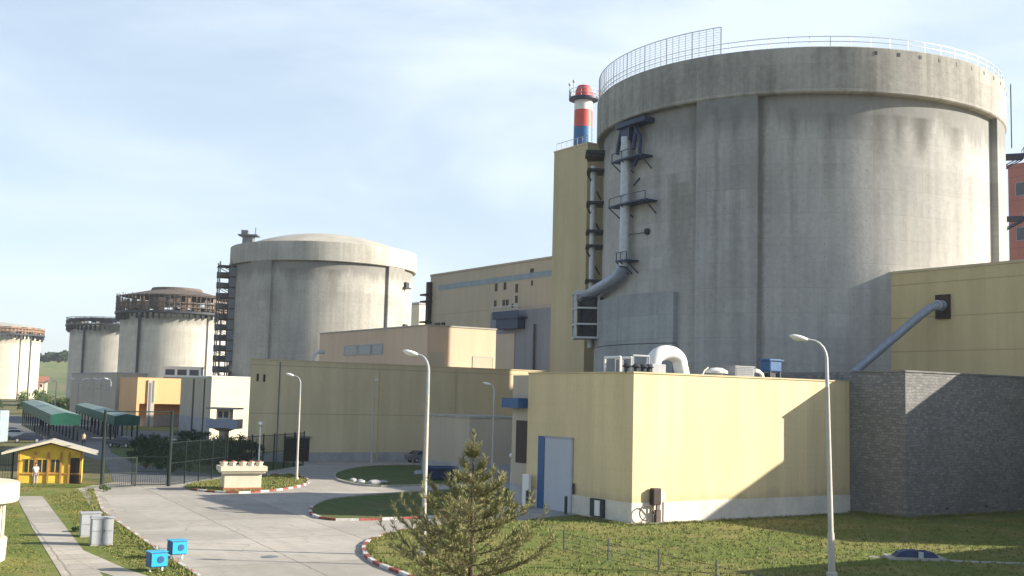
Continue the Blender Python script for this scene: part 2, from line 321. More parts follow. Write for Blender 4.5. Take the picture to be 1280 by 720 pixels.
# ------------------------------------------------------------ mesh helpers
class MB:
    def __init__(s): s.bm = bmesh.new(); s.mi = 0; s.flat = True
    def face(s, vs, smooth=False):
        try: f = s.bm.faces.new(vs)
        except ValueError: return None
        f.material_index = s.mi; f.smooth = smooth; return f
    def v(s, *p): return s.bm.verts.new(p)
    def box(s, x0, x1, y0, y1, z0, z1, M=None, bev=0):
        P = [Vector(p) for p in ((x0, y0, z0), (x1, y0, z0), (x1, y1, z0), (x0, y1, z0), (x0, y0, z1), (x1, y0, z1), (x1, y1, z1), (x0, y1, z1))]
        if M: P = [M @ p for p in P]
        V = [s.bm.verts.new(p) for p in P]
        fs = [s.face([V[i] for i in q]) for q in ((3, 2, 1, 0), (4, 5, 6, 7), (0, 1, 5, 4), (1, 2, 6, 5), (2, 3, 7, 6), (3, 0, 4, 7))]
        if bev:
            ed = {e for f in fs for e in f.edges}
            bmesh.ops.bevel(s.bm, geom=list(ed), offset=bev, segments=2, affect='EDGES', profile=.5)
        return s
    def prism(s, poly, z0, z1, M=None):
        a = [Vector((x, y, z0)) for x, y in poly]; b = [Vector((x, y, z1)) for x, y in poly]
        if M: a = [M @ p for p in a]; b = [M @ p for p in b]
        A = [s.bm.verts.new(p) for p in a]; B = [s.bm.verts.new(p) for p in b]; n = len(A)
        s.face(A[::-1]); s.face(B)
        for i in range(n): s.face([A[i], A[(i+1) % n], B[(i+1) % n], B[i]])
        return s
    def sheet(s, poly, z):
        s.face([s.v(x, y, z) for x, y in poly]); return s
    def lathe(s, prof, seg=48, a0=0, a1=360, c=(0, 0), smooth=True, M=None):
        full = abs(a1-a0) >= 359.9
        n = seg if full else seg+1
        rings = []
        for r, z in prof:
            ring = []
            for i in range(n):
                a = R(a0+(a1-a0)*i/seg); p = Vector((c[0]+r*math.cos(a), c[1]+r*math.sin(a), z))
                ring.append(s.bm.verts.new(M @ p if M else p))
            rings.append(ring)
        for A, B in zip(rings, rings[1:]):
            for i in range(seg):
                j = (i+1) % n; s.face([A[i], A[j], B[j], B[i]], smooth)
        return s
    def arc(s, ra, rb, a0, a1, z0, z1, seg=12):
        s.lathe([(ra, z0), (rb, z0), (rb, z1), (ra, z1), (ra, z0)], seg, a0, a1)
        for a in (a0, a1):
            ca, sa = math.cos(R(a)), math.sin(R(a))
            q = [s.v(ra*ca, ra*sa, z0), s.v(rb*ca, rb*sa, z0), s.v(rb*ca, rb*sa, z1), s.v(ra*ca, ra*sa, z1)]
            s.face(q if a == a0 else q[::-1])
        return s
    def tube(s, pts, r, seg=8, cap=True):
        pts = [Vector(p) for p in pts]; n = len(pts)
        rs = r if isinstance(r, (list, tuple)) else [r]*n
        rings = []; up = None
        for i, p in enumerate(pts):
            d = (pts[min(i+1, n-1)]-pts[max(i-1, 0)]).normalized()
            if up is None: up = d.orthogonal().normalized()
            up = (up - d*up.dot(d)).normalized() if (up - d*up.dot(d)).length > 1e-6 else d.orthogonal().normalized()
            w = d.cross(up)
            rings.append([s.bm.verts.new(p+(up*math.cos(2*math.pi*k/seg)+w*math.sin(2*math.pi*k/seg))*rs[i]) for k in range(seg)])
        for A, B in zip(rings, rings[1:]):
            for k in range(seg): s.face([A[k], A[(k+1) % seg], B[(k+1) % seg], B[k]], True)
        if cap: s.face(rings[0][::-1]); s.face(rings[-1])
        return s
    def ball(s, c, rx, ry, rz, seg=12, rings=8, M=None):
        prof = [(max(.001, math.cos(R(-90+180*i/rings))), math.sin(R(-90+180*i/rings))) for i in range(rings+1)]
        MM = Matrix.Translation(c) @ Matrix.Diagonal((rx, ry, rz, 1))
        return s.lathe(prof, seg, M=(M @ MM) if M else MM)
    def build(s, name, mats, parent=None, loc=None, rotz=0, fix=True):
        if fix: bmesh.ops.recalc_face_normals(s.bm, faces=s.bm.faces)
        me = bpy.data.meshes.new(name); s.bm.to_mesh(me); s.bm.free()
        for mt in (mats if isinstance(mats, (list, tuple)) else [mats]):
            me.materials.append(M_[mt] if isinstance(mt, str) else mt)
        if any(p.use_smooth for p in me.polygons):
            me.set_sharp_from_angle(angle=R(38))
        o = bpy.data.objects.new(name, me); COL.objects.link(o)
        if parent: o.parent = parent
        if loc is not None: o.location = loc
        o.rotation_euler.z = rotz
        return o
def tag(o, label, cat, group=None):
    o['label'] = label; o['category'] = cat
    if group: o['group'] = group
    return o
def struct(o, stuff=False): o['kind'] = 'stuff' if stuff else 'structure'; return o
def thing(name, loc, label, cat, rotz=0, group=None):
    o = bpy.data.objects.new(name, None); o.empty_display_size = .5; COL.objects.link(o)
    o.location = (*loc[:2], loc[2] if len(loc) > 2 else 0); o.rotation_euler.z = rotz
    return tag(o, label, cat, group)
def kids(o): return [c for c in bpy.data.objects if c.parent is o]
def copy_tree(o, parent=None):
    c = o.copy(); COL.objects.link(c); c.parent = parent
    for k in kids(o): copy_tree(k, c)
    return c
def dup(o, loc, label, rotz=None, group=None, scale=None):
    c = copy_tree(o); c.location = (*loc[:2], loc[2] if len(loc) > 2 else 0); c['label'] = label
    if rotz is not None: c.rotation_euler.z = rotz
    if group: c['group'] = group
    if scale: c.scale = (scale,)*3
    return c
SITE = R(33.5)         # the works are laid out on one slanted grid
DR = Vector((math.cos(SITE), math.sin(SITE))); DL = Vector((-math.sin(SITE), math.cos(SITE)))
def site(o, x, y): p = Vector(o[:2])+DR*x+DL*y; return (p.x, p.y)

# ============================================================ THE SETTING
g = MB(); N = 96
rings = [0.0, 60, 150, 300, 600, 1200, 2500, 5500]
prev = None
for r in rings:
    ring = [g.v(0, 100, -.02)] if r == 0 else [g.v(r*math.cos(2*math.pi*i/N), 100+r*math.sin(2*math.pi*i/N), -.02) for i in range(N)]
    if prev is not None:
        for i in range(N):
            j = (i+1) % N
            g.face([prev[0], ring[i], ring[j]] if len(prev) == 1 else [prev[i], ring[i], ring[j], prev[j]])
    prev = ring
struct(g.build('ground', 'wild'))
road = [(-8, 20), (12, 20), (12, 60), (14, 92), (8, 108), (0, 118), (10, 160), (-10, 168), (-30, 140), (-23.5, 131), (-27, 110), (-29.5, 99.8), (-34, 99.8), (-34.5, 92), (-33, 92), (-26.4, 75.7), (-17.3, 58), (-13.7, 51.3), (-11, 46), (-8.5, 38)]
struct(MB().sheet(road, .004).build('road', 'road'))
struct(MB().sheet([(-34, 99.8), (-29.5, 99.8), (-27, 110), (-30, 140), (-44, 178), (-62, 232), (-85, 262), (-150, 330), (-175, 330), (-95, 215), (-58, 150), (-44, 126)], -.004).build('road', 'asphalt'))
# hills far left
h = MB(); hx = 40; hy = 14
gridv = []
for j in range(hy+1):
    row = []
    for i in range(hx+1):
        x = -1100+1500*i/hx; y = 950+900*j/hy
        ridge = math.sin(math.pi*min(1, j/8)*.5)
        z = -1 + (34+9*math.sin(x*.009+.9)+4*math.sin(x*.031))*ridge*(1 if x < -150 else max(0, 1-(x+150)/350))
        row.append(h.v(x, y, z))
    gridv.append(row)
for j in range(hy):
    for i in range(hx): h.face([gridv[j][i], gridv[j][i+1], gridv[j+1][i+1], gridv[j+1][i]], True)
struct(h.build('hill', 'hill'))
# lawns, raised inside their kerbs
def lawn(poly, mat='grass', z=.07):
    return struct(MB().prism(poly, -.01, z).build('lawn', mat))
def smooth_closed(pts, n=4):
    out = []; k = len(pts)
    for i in range(k):
        p0, p1, p2, p3 = [Vector(pts[(i+d-1) % k]) for d in range(4)]
        for t in range(n):
            u = t/n
            out.append(tuple(.5*((2*p1)+(p2-p0)*u+(2*p0-5*p1+4*p2-p3)*u*u+(3*p1-p0-3*p2+p3)*u**3)))
    return out
def smooth_open(pts, n=5):
    P = [Vector(p) for p in pts]; P = [P[0]*2-P[1]]+P+[P[-1]*2-P[-2]]; out = []
    for i in range(1, len(P)-2):
        for t in range(n):
            u = t/n; p0, p1, p2, p3 = P[i-1:i+3]
            out.append(tuple(.5*((2*p1)+(p2-p0)*u+(2*p0-5*p1+4*p2-p3)*u*u+(3*p1-p0-3*p2+p3)*u**3)))
    out.append(tuple(P[-2])); return out
KR = smooth_open([(-1.0, 44.5), (-4.2, 51.8), (-6.2, 55.7), (-7.3, 59.8), (-7.5, 64.0), (-6.6, 67.8), (-4.4, 72.0), (.3, 75.6)])
lawn(KR+[(3.4, 79.2), (5.0, 80.8), (12, 84), (26, 90), (45, 102), (70, 90), (60, 40), (10, 34), (1, 38)])
lawn([(-34.3, 91.5), (-32.9, 91.5), (-26.6, 75.7), (-17.5, 58), (-13.9, 51.3), (-11.2, 46), (-8.8, 38), (-9, 30), (-70, 30), (-70, 97), (-41, 97), (-34.3, 96)], 'grass', .05)
ISL1 = smooth_closed([(-13.4, 78.9), (-13.8, 84.5), (-12.6, 90), (-6.5, 98.0), (-.5, 103), (1.0, 98), (.2, 84), (-.8, 80.6), (-4.9, 77.2), (-9.8, 74.2), (-12.0, 74.8)])
lawn(ISL1, 'grassd')
ISL2 = smooth_closed([(-16.9, 112.6), (-15.0, 106), (-12.0, 101.8), (-8.8, 103.4), (-3.0, 109.5), (-3.0, 130), (-9, 134), (-15.2, 130), (-17.3, 121)])
lawn(ISL2, 'grassd')
ISLS = smooth_closed([(-25.6, 93.8), (-21.8, 91.6), (-19.2, 94.5), (-17.9, 100), (-18.2, 105.6), (-20.2, 112), (-22.4, 113), (-26.5, 104.5), (-27.2, 98)])
lawn(ISLS, 'grass')
lawn([(-28, 112), (-26, 109.8), (-22.8, 129), (-27, 134), (-42, 150), (-52, 168), (-60, 172), (-50, 145), (-39, 122)], 'grassd', .03)
lawn([(-82, 243), (-60, 256), (-52, 240), (-66, 222), (-76, 226)], 'grass', .03)
struct(MB().prism([(-35.9, 84.5), (-34.1, 84.8), (-17.4, 50.2), (-13.4, 42), (-8, 31), (-10, 31), (-15.4, 42), (-19.1, 50), (-27, 66)], 0, .064).build('path', 'path'))
struct(MB().prism([(-22.3, 57.6), (-21.3, 58.0), (-16.9, 51.9), (-14.1, 48.6), (-15.0, 48.0), (-18.0, 51.2)], 0, .068).build('path', 'path'))
struct(MB().prism([(-34.2, 92), (-32.5, 92), (-26, 76.6), (-27.2, 76.2)], 0, .058).build('path', 'path'))
A = (8.27, 76.2)
struct(MB().prism([site(A, -2.6, 5.6), site(A, .3, 5.6), site(A, .3, 12.2), site(A, -4.5, 12.2)], -.01, .1).build('apron', 'apron'))
struct(MB().prism([site(A, -.6, -.9), site(A, 22, -.9), site(A, 22, .3), site(A, -.6, .3)], 0, .085).build('path', 'apron'))
struct(MB().prism([(19.5, 62.2), (24.2, 61.2), (42, 60.0), (42, 60.5), (24.4, 61.8), (19.8, 62.8)], 0, .08).build('path', 'apron'))
def kerb(pts, cols, seglen=1.0, w=.22, hgt=.15, off=.0, closed=False):
    if closed: pts = pts+[pts[0]]
    P = [Vector(p) for p in pts]; L = [0]
    for a, b in zip(P, P[1:]): L.append(L[-1]+(b-a).length)
    def at(s):
        s = max(0, min(s, L[-1]-1e-4))
        for i in range(len(P)-1):
            if s <= L[i+1]: return P[i].lerp(P[i+1], (s-L[i])/max(1e-6, L[i+1]-L[i])), (P[i+1]-P[i]).normalized()
    mb = MB(); k = 0; s = 0
    while s < L[-1]-.2:
        e = min(s+seglen-.03, L[-1]); p, d = at(s+.01); q, d2 = at(e)
        n1 = Vector((-d.y, d.x)); n2 = Vector((-d2.y, d2.x)); mb.mi = k % len(cols)
        jit = rnd.uniform(-.012, .012)
        mb.prism([p-n1*w/2, q-n2*w/2, q+n2*w/2, p+n1*w/2], -.01, hgt+jit); s += seglen; k += 1
    return struct(mb.build('kerb', cols))
kerb(KR[:-4], ['kerbr', 'kerbw'], 1.15)
i1 = ISL1
kerb(i1[26:]+i1[:3], ['kerbw', 'kerbr'], 1.5)
kerb(i1[2:27], ['kerbg'], 1.0)
kerb(ISL2, ['kerbg'], 1.0, closed=True)
kerb(ISLS[:26], ['kerbr', 'kerbw'], 1.0)
kerb([(-32.9, 92), (-26.4, 75.7), (-17.3, 58), (-13.7, 51.3), (-11, 46), (-8.5, 38), (-8.8, 30)], ['kerbw', 'kerbg', 'kerbp'], 1.0, w=.18, hgt=.1)

# ============================================================ REACTORS
ZB, ZT, RR, RW = 38.0, 42.5, 22.6, 21.75
BUTT = (-120.6, -30.6, 59.4, 149.4)
def reactor(loc, label, wm, rm, bm_=None):
    t = thing('reactor_building', loc, label, 'reactor building', group='round reactor buildings in a row')
    MB().lathe([(RW, 0), (RW, ZB+.2)], 160).build('wall', wm, t)
    for a in BUTT:
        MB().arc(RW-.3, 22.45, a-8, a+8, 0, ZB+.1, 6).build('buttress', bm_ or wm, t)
    return t
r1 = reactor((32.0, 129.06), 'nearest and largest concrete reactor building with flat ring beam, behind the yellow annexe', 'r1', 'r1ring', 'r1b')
MB().lathe([(RW-.4, ZB), (RR-.12, ZB), (RR, ZB+.12), (RR, ZT-.1), (RR-.1, ZT), (RR-1.3, ZT), (RR-1.3, ZT-1.5), (0.01, ZT+2.3)], 180).build('ring_beam', 'r1ring', r1)
# tendon anchors: small dark pockets under the rim
for k in range(14):
    a = -84+6.0*k
    MB().arc(RR-.2, RR+.03, a-.35, a+.35, ZT-.75, ZT-.4, 1).build('anchor_pocket', 'dark', r1)
# low railing all round the rim
rl = MB()
for k in range(72):
    a = R(5*k); rl.tube([((RR-.3)*math.cos(a), (RR-.3)*math.sin(a), ZT), ((RR-.3)*math.cos(a), (RR-.3)*math.sin(a), ZT+1.05)], .035, 5)
for zz in (.55, 1.05): rl.lathe([(RR-.33, ZT+zz-.025), (RR-.27, ZT+zz-.025), (RR-.27, ZT+zz+.025), (RR-.33, ZT+zz+.025), (RR-.33, ZT+zz-.025)], 144)
rl.build('railing', 'galv', r1)
# tall mesh screen on the left part of the rim
sc_ = MB(); a0, a1 = -122, -205
for k in range(42):
    a = R(a0+(a1-a0)*k/41); r = RR-.15; hh = 2.75
    sc_.tube([(r*math.cos(a), r*math.sin(a), ZT), (r*math.cos(a), r*math.sin(a), ZT+hh)], .03 if k % 4 else .06, 4)
for k in range(12):
    z = ZT+2.75*k/11; q = .012 if k not in (0, 11) else .035
    sc_.lathe([(RR-.15-q, z-q), (RR-.15+q, z-q), (RR-.15+q, z+q), (RR-.15-q, z+q), (RR-.15-q, z-q)], 48, a1, a0)
sc_.build('screen_fence', 'galv', r1)
# lower thickened panel
pn = MB(); pn.arc(RW-.3, 22.5, -183, -135, 0, 13.9, 20); pn.arc(RW-.3, 22.46, -183, -135, 13.98, 19.1, 20); pn.build('lower_panel', 'r1panel', r1)
# vertical white duct with its elbow, and the steel round it
def onR1(az, r, z): return (r*math.cos(R(az)), r*math.sin(R(az)), z)
dp = [onR1(-153.6, 22.6, 36.0), onR1(-153.6, 22.6, 23.2), onR1(-154.0, 22.65, 22.2), onR1(-155.5, 22.7, 21.4), onR1(-158, 22.75, 20.95), onR1(-163, 22.8, 20.6), onR1(-170, 22.9, 20.3), onR1(-178, 23.2, 20.0), onR1(-184, 24.3, 19.9)]
MB().tube(dp[:3], .55, 14).build('duct', 'galv', r1)
MB().tube(dp[2:], .62, 14).build('duct', 'ductg', r1)
for z, w in ((33.4, 8.5), (28.6, 10.5), (22.6, 3.0)):
    b = MB(); b.arc(RW, 23.4, -153-w*.62, -153+w, z, z+.16, 8)
    for a in (-153-w*.6, -153, -153+w*.95):
        b.tube([onR1(a, RW, z-1.2), onR1(a, 23.3, z)], .07, 5); b.tube([onR1(a, 23.3, z), onR1(a, 23.3, z+1.0)], .05, 5)
    b.arc(23.26, 23.32, -153-w*.6, -153+w*.95, z+.95, z+1.02, 8)
    b.build('service_deck', 'navy', r1)
b = MB()
b.arc(RW, 23.2, -157, -144, 37.0, 37.5, 6); b.arc(RW, 22.8, -155.8, -151.5, 35.6, 37.0, 3)
for a in (-157.5, -149.5): b.tube([onR1(a, 22.3, 37.2), onR1(a+.3, 22.7, 35.5), onR1(a, 22.8, 34.4)], .22, 8)
b.tube([onR1(-149.5, 22.6, 36.8), onR1(-146.8, 22.7, 35.5), onR1(-147.2, 22.7, 33.6), onR1(-149.5, 22.7, 32.6)], .2, 8)
b.tube([onR1(-150, 22.5, 30.6), onR1(-147.6, 22.5, 31.2)], .12, 6)
b.build('pipe_cluster', 'navy', r1)
b = MB(); b.ball(onR1(-146, 21.9, 25.6), .35, .35, .35, 8, 6); b.tube([onR1(-152.5, 22.4, 25.5), onR1(-146, 22.0, 25.5)], .05, 5); b.build('wall_lamp', 'dark', r1)
# side pipe run and steel cage between tower and reactor
b = MB(); b.tube([onR1(-181.5, 22.9, 14), onR1(-181.5, 22.9, 35)], .36, 10); b.build('standpipe', 'galv', r1)
b = MB(); b.tube([onR1(-183.8, 22.8, 14), onR1(-183.8, 22.8, 34)], .16, 8)
for z in (17.8, 21.5, 25.5, 27.2, 30.5, 34.3, 36.0):
    b.arc(RW, 23.7, -187, -178.5, z, z+.22, 4)
b.arc(RW, 23.9, -186, -178, 36.22, 36.6, 4)
for z in (24, 29, 32.8): b.tube([onR1(-186, 22.0, z-1.4), onR1(-180, 23.6, z+1.0)], .1, 5)
b.build('pipe_bracket', 'dark', r1)
b = MB()
X0, X1, Y0_, Y1_ = -24.9, -22.3, -2.6, 1.2
for x in (X0, X1):
    for y in (Y0_, Y1_): b.box(x-.12, x+.12, y-.12, y+.12, 14.9, 20.1)
for z in (14.9, 16.4, 18.2, 20.0):
    b.box(X0-.1, X1+.1, Y0_-.1, Y0_+.1, z, z+.2); b.box(X0-.1, X0+.1, Y0_, Y1_, z, z+.2); b.box(X0, X1, Y1_-.1, Y1_+.1, z, z+.2)
b.box(X0, X1, Y0_, Y1_, 14.95, 15.1)
b.build('steel_cage', 'galv', r1)
b = MB(); b.box(X0+.7, X1+1, Y0_+.9, Y1_, 15.1, 19.6, bev=.1); b.tube([(X0+.5, Y0_+.4, 15.1), (X0+.5, Y0_+.4, 19)], .25, 8); b.tube([(X0+2, Y0_+.4, 16), (X1, Y0_+.4, 17.6)], .2, 8)
b.build('valve_unit', 'dark', r1)
for z in (35.4, 28.6):       # balconies on the right flank
    b = MB(); b.arc(RW, 24.4, -22, -15, z, z+.2, 3)
    for a in (-22, -18.5, -15): b.tube([onR1(a, 24.35, z), onR1(a, 24.35, z+1.1)], .04, 5); b.tube([onR1(a, 24.3, z), onR1(a, RW, z-1.4)], .06, 5)
    for zz in (.55, 1.1): b.arc(24.32, 24.38, -22, -15, z+zz-.03, z+zz+.03, 3)
    b.build('balcony', 'navy', r1)
b = MB()
for a in (-19.3, -18.0): b.tube([onR1(a, 23.15, 36.5), onR1(a, 23.15, ZT+1.1)], .045, 5)
for k in range(15): b.tube([onR1(-19.3, 23.15, 36.6+k*.45), onR1(-18.0, 23.15, 36.6+k*.45)], .025, 4)
b.build('ladder', 'dark', r1)

r2 = reactor((-46.37, 278.86), 'second concrete reactor building with shallow dome, rising behind the long dull yellow hall', 'r2', 'r2ring')
MB().lathe([(RW-.4, ZB), (RR-.12, ZB), (RR, ZB+.12), (RR, ZT-.1), (RR-.1, ZT), (RR-1.2, ZT)], 140).build('ring_beam', 'r2ring', r2)
MB().lathe([(RR-1.2, ZT-.1)]+[(math.sin(R(a))*20.2/math.sin(R(40)), ZT+.1+4.2*(math.cos(R(a))-math.cos(R(40)))/(1-math.cos(R(40)))) for a in (40, 35, 30, 25, 20, 15, 10, 5, .1)], 96).build('dome', 'dome', r2)
b = MB(); b.box(-17.6, -15.2, -12, -9.5, ZT, ZT+2.2)
b.box(-18.6, -14.0, -12.6, -9, ZT+2.2, ZT+2.5); b.box(-18.0, -16.5, -11.5, -10, ZT+2.5, ZT+3.6); b.tube([(-15, -10, ZT+2.5), (-15, -10, ZT+4.4)], .12, 5); b.tube([(-18.3, -10, ZT+2.5), (-18.3, -10, ZT+3.9)], .12, 5)
b.build('roof_plant', 'cabd', r2)
for z in (33.4, 23.4):
    b = MB(); b.arc(RW, 23.3, -24.5, -17, z, z+.3, 3); b.arc(RW, 23.0, -23, -19, z+.3, z+1.5, 3); b.build('balcony', 'dark', r2)

def scaffold_crown(t, top, mats, seed, lit=.35):
    rr = random.Random(seed)
    b = MB(); b.lathe([(RW, 38.3), (24.1, 38.3), (24.1, 39.2), (RW, 39.2)], 96)
    for k in range(60):
        a = 6*k; b.arc(RW-.1, 23.7, a-.25, a+.25, 36.0+rr.uniform(-.6, .8), 38.3, 1)
    b.build('deck_ring', 'dark', t)
    b = MB()
    for k in range(72):
        a = 5*k+rr.uniform(-.6, .6); hgt = top-rr.uniform(0, 1.6)
        b.arc(23.5, 23.8, a-.28, a+.28, 39.2, hgt, 1)
    for z in (40.6, 42.4, top-1.4): b.arc(23.35, 23.9, 0, 359.5, z, z+.25, 72)
    b.build('scaffold_posts', mats[0], t)
    for k in range(72):
        if rr.random() < .9:
            a = 5*k; mi = rr.choice((0, 0, 1)); z = 39.3+rr.uniform(0, 1.2)
            MB().arc(22.7, 22.9, a, a+4.9, z, min(top-.4, z+rr.uniform(2.2, 5)), 2).build('formwork_panel', mats[mi], t)
r3 = reactor((-139.4, 472.6), 'third reactor building, unfinished, with a tall rusty scaffold crown and a low cap', 'r3', 'r3')
scaffold_crown(r3, 46.6, ('rust', 'brownwood'), 3)
MB().lathe([(22.3, 45.8), (10.5, 48.6), (10.0, 49.7), (.01, 50.1)], 64).build('roof_cap', 'rust', r3)
r4 = reactor((-201.0, 579.3), 'fourth reactor building, unfinished, dark scaffold crown, half hidden behind the third', 'r3', 'r3')
scaffold_crown(r4, 42.6, ('dark', 'rust'), 4)
r5 = reactor((-312.0, 700), 'farthest reactor building at the left edge, cream wall with brown timber crown', 'r5', 'r5')
scaffold_crown(r5, 43.6, ('brownwood', 'brownwood'), 5)
MB().lathe([(22, 43.2), (14, 45), (.01, 46.5)], 48).build('roof_cap', 'dome', r5)
for t in (r3, r4, r5):
    for a in (-111, -21.5):
        MB().arc(22.3, 22.9, a-1.0, a+1.0, 0, 37.5, 1).build('hoist_mast', 'dark', t)

# scaffold stair tower left of the second reactor
st = thing('scaffold_stair_tower', (-67.2, 270), 'dark scaffold stair tower standing against the left side of the second reactor', 'scaffold', rotz=R(20))
b = MB()
for x in (-2.6, 0, 2.6):
    for y in (-2.2, 2.2): b.box(x-.14, x+.14, y-.14, y+.14, 0, 38.5)
b.build('posts', 'cabd', st)
b = MB()
for k in range(1, 16): b.box(-2.9, 2.9, -2.5, 2.5, 2.5*k-.12, 2.5*k+.12)
b.build('decks', 'rust', st)
b = MB()
for k in range(15):
    s_ = 1 if k % 2 else -1
    for y in (-2.3, 2.3): b.tube([(-2.6*s_, y, 2.5*k), (2.6*s_, y, 2.5*k+2.5)], .12, 4)
    b.box(-2.9, 2.9, 2.3, 2.36, 2.5*k+.2, 2.5*k+1.4)
    if k > 5: b.box(-.4, 2.9, -2.52, -2.46, 2.5*k+.1, 2.5*k+2.2)
b.build('braces', 'cabd', st)

# ============================================================ BUILDINGS ON THE SITE GRID
def bld(name, o, label, cat='building', group=None): return thing(name, o, label, cat, SITE, group)
def window(t, face, a0, a1, z0, z1, mat='glass', frame=None, proud=.04, name='window'):
    """face: 'L' is the plane x=0 (a runs along y), 'F' the plane y=0 (a runs along x)"""
    mb = MB()
    if face == 'L': mb.box(-proud, .05, a0, a1, z0, z1)
    else: mb.box(a0, a1, -proud, .05, z0, z1)
    o = mb.build(name, mat, t)
    if frame:
        w = .08; f = MB(); p2 = proud+.03
        def bar(u0, u1, v0, v1):
            if face == 'L': f.box(-p2, .04, u0, u1, v0, v1)
            else: f.box(u0, u1, -p2, .04, v0, v1)
        bar(a0-w, a0, z0-w, z1+w); bar(a1, a1+w, z0-w, z1+w); bar(a0, a1, z1, z1+w); bar(a0, a1, z0-w, z0)
        f.build('frame', frame, o)
    return o
# --- pale yellow annexe in front
an = bld('annexe', A, 'pale yellow clad annexe with white plinth and roller door, sunlit right wall', 'building')
LX, LY, HZ = 21.5, 12.4, 9.95
MB().box(0, LX, 0, LY, 1.4, HZ).build('wall', 'yel', an)
MB().box(-.06, LX-.02, -.06, LY+.05, -.1, 1.395).build('plinth', 'plinth', an)
MB().box(-.07, LX-.03, -.07, .12, HZ+.003, HZ+.11).box(-.07, .12, .123, LY, HZ+.003, HZ+.11).build('parapet_cap', 'yel3', an)
MB().box(.15, LX, .15, LY, HZ+.002, HZ+.02).build('roof', 'roofbit', an)
MB().box(-.09, .05, 6.65, 9.95, .12, 5.25).build('roller_door', 'door', an)
MB().box(-.14, .05, 9.96, 10.75, .12, 5.35).build('door_jamb', 'blue', an)
MB().box(-.12, .05, 6.5, 6.64, .12, 5.35).box(-.12, .05, 6.5, 9.955, 5.26, 5.4).build('door_frame', 'plinthg', an)
u = MB(); u.box(-.28, 0, 2.75, 4.2, .15, 1.38, bev=.03); vu = u.build('ventilation_unit', 'dark', an)
MB().box(-.33, -.27, 3.05, 3.6, .25, 1.28).build('panel', 'white', vu)
for yy in (1.5, 5.2): MB().tube([(-.12, yy+6.3-1.5, 1.45), (-.12, yy+6.3-1.5, 2.2)], .08, 6).build('wall_lamp', 'dark', an) if yy < 2 else None
# things beside and on the annexe
mt = thing('meter_box', site(A, 1.95, -.28), 'brown utility meter box on a stand with looped hose at the annexe corner', 'meter box', SITE)
MB().box(-.5, .18, -.22, .2, 1.25, 2.35, bev=.05).build('cabinet', 'brown', mt)
MB().box(.2, .62, -.1, .2, 1.45, 2.1, bev=.04).build('side_box', 'cream', mt)
b = MB()
for x in (-.35, -.05, .15, .5): b.tube([(x, -.02, .08), (x, -.02, 1.4)], .055, 6)
b.box(-.15, .25, -.12, .12, .08, .9); b.build('stand', 'rust', mt)
b = MB(); b.tube([(-.3, -.1, .75)]+[(-1.05-.55*math.cos(R(k)), -.1, .75+.5*math.sin(R(k))) for k in range(-150, 151, 25)][::-1]+[(-.3, -.1, .7)], .045, 6); b.build('hose', 'rust', mt)
wp = thing('signal_post', site(A, -.5, 11.6), 'white upright marker panel beside the roller door', 'marker post', SITE)
MB().box(-.12, .12, -.42, .42, .15, 2.5, bev=.04).build('panel', 'white', wp); MB().box(-.06, .06, -.06, .06, .05, .16).build('base', 'cab', wp)
for k, (xx, yy, lb) in enumerate(((-.9, 6.1, 'dark steel bollard standing right of the roller door'), (-.9, 10.9, 'dark steel bollard between the white panel and the blue jamb'))):
    bo = thing('bollard', site(A, xx, yy), lb, 'bollard', SITE, 'bollards at the roller door')
    MB().tube([(0, 0, .05), (0, 0, 1.3)], .11, 10).build('post', 'dark', bo); MB().ball((0, 0, 1.3), .12, .12, .07, 10, 6).build('cap', 'rust', bo)
gn = thing('roof_duct', (*site(A, 3.0, 1.5), HZ), 'fat white gooseneck duct arching over the annexe roof edge', 'duct', SITE)
pts = [(0, 0, .7)]+[(1.1-1.1*math.cos(R(k)), -.2*k/180, .95+.65*math.sin(R(k))) for k in range(0, 181, 15)]+[(2.25, -.35, .5), (2.3, -.4, .02)]
MB().tube([(0, 0, .55)]+[(1.12-1.12*math.cos(R(k)), -.25*k/180, .72+.85*math.sin(R(k))**.8) for k in range(0, 181, 12)]+[(2.3, -.3, .4), (2.36, -.35, .02)], .52, 18).build('pipe', 'white', gn)
MB().box(-.62, .62, -.6, .6, .02, .72, bev=.04).build('base_box', 'plinthg', gn)
def roof_item(nm, x, y, lb, cat): return thing(nm, (*site(A, x, y), HZ+.02), lb, cat, SITE)
q = roof_item('pipe_frame', 1.0, 2.9, 'white tubular frame on the shaded end of the annexe roof', 'pipe frame')
b = MB()
for y in (-.85, .85):
    for x in (-.5, .5): b.tube([(x, y, 0), (x, y, 1.15)], .09, 6)
for x in (-.5, .5): b.tube([(x, -.85, 1.1), (x, .85, 1.1)], .1, 6)
b.build('tubes', 'white', q); MB().box(-.3, .3, -.6, -.1, 0, .95, bev=.03).build('valve_box', 'cabd', q)
q = roof_item('pipe_frame', 1.3, .8, 'thin grey pipe frame on the annexe roof, next to the gooseneck duct', 'pipe frame')
b = MB()
for x in (-.7, .7): b.tube([(x, 0, 0), (x, 0, 1.25)], .06, 6)
b.tube([(-.7, 0, 1.2), (.7, 0, 1.2)], .07, 6); b.tube([(-.7, 0, .5), (.7, 0, .5)], .05, 6); b.build('tubes', 'galv', q)
for k, x in enumerate((.35, 1.1, 1.75, 2.25)):
    lbs = ('short dark roof cowl, leftmost of four by the annexe corner', 'short dark roof cowl, second from the annexe corner', 'short dark roof cowl, third from the annexe corner', 'short dark roof cowl close against the gooseneck base box')
    q = roof_item('roof_cowl', x-.3, .75, lbs[k], 'roof cowl'); q['group'] = 'dark cowls along the annexe roof'
    MB().tube([(0, 0, 0), (0, 0, .42)], .15, 8).build('stem', 'dark', q); MB().lathe([(.3, .4), (.34, .46), (.2, .6), (.01, .66)], 10).build('cap', 'dark', q)
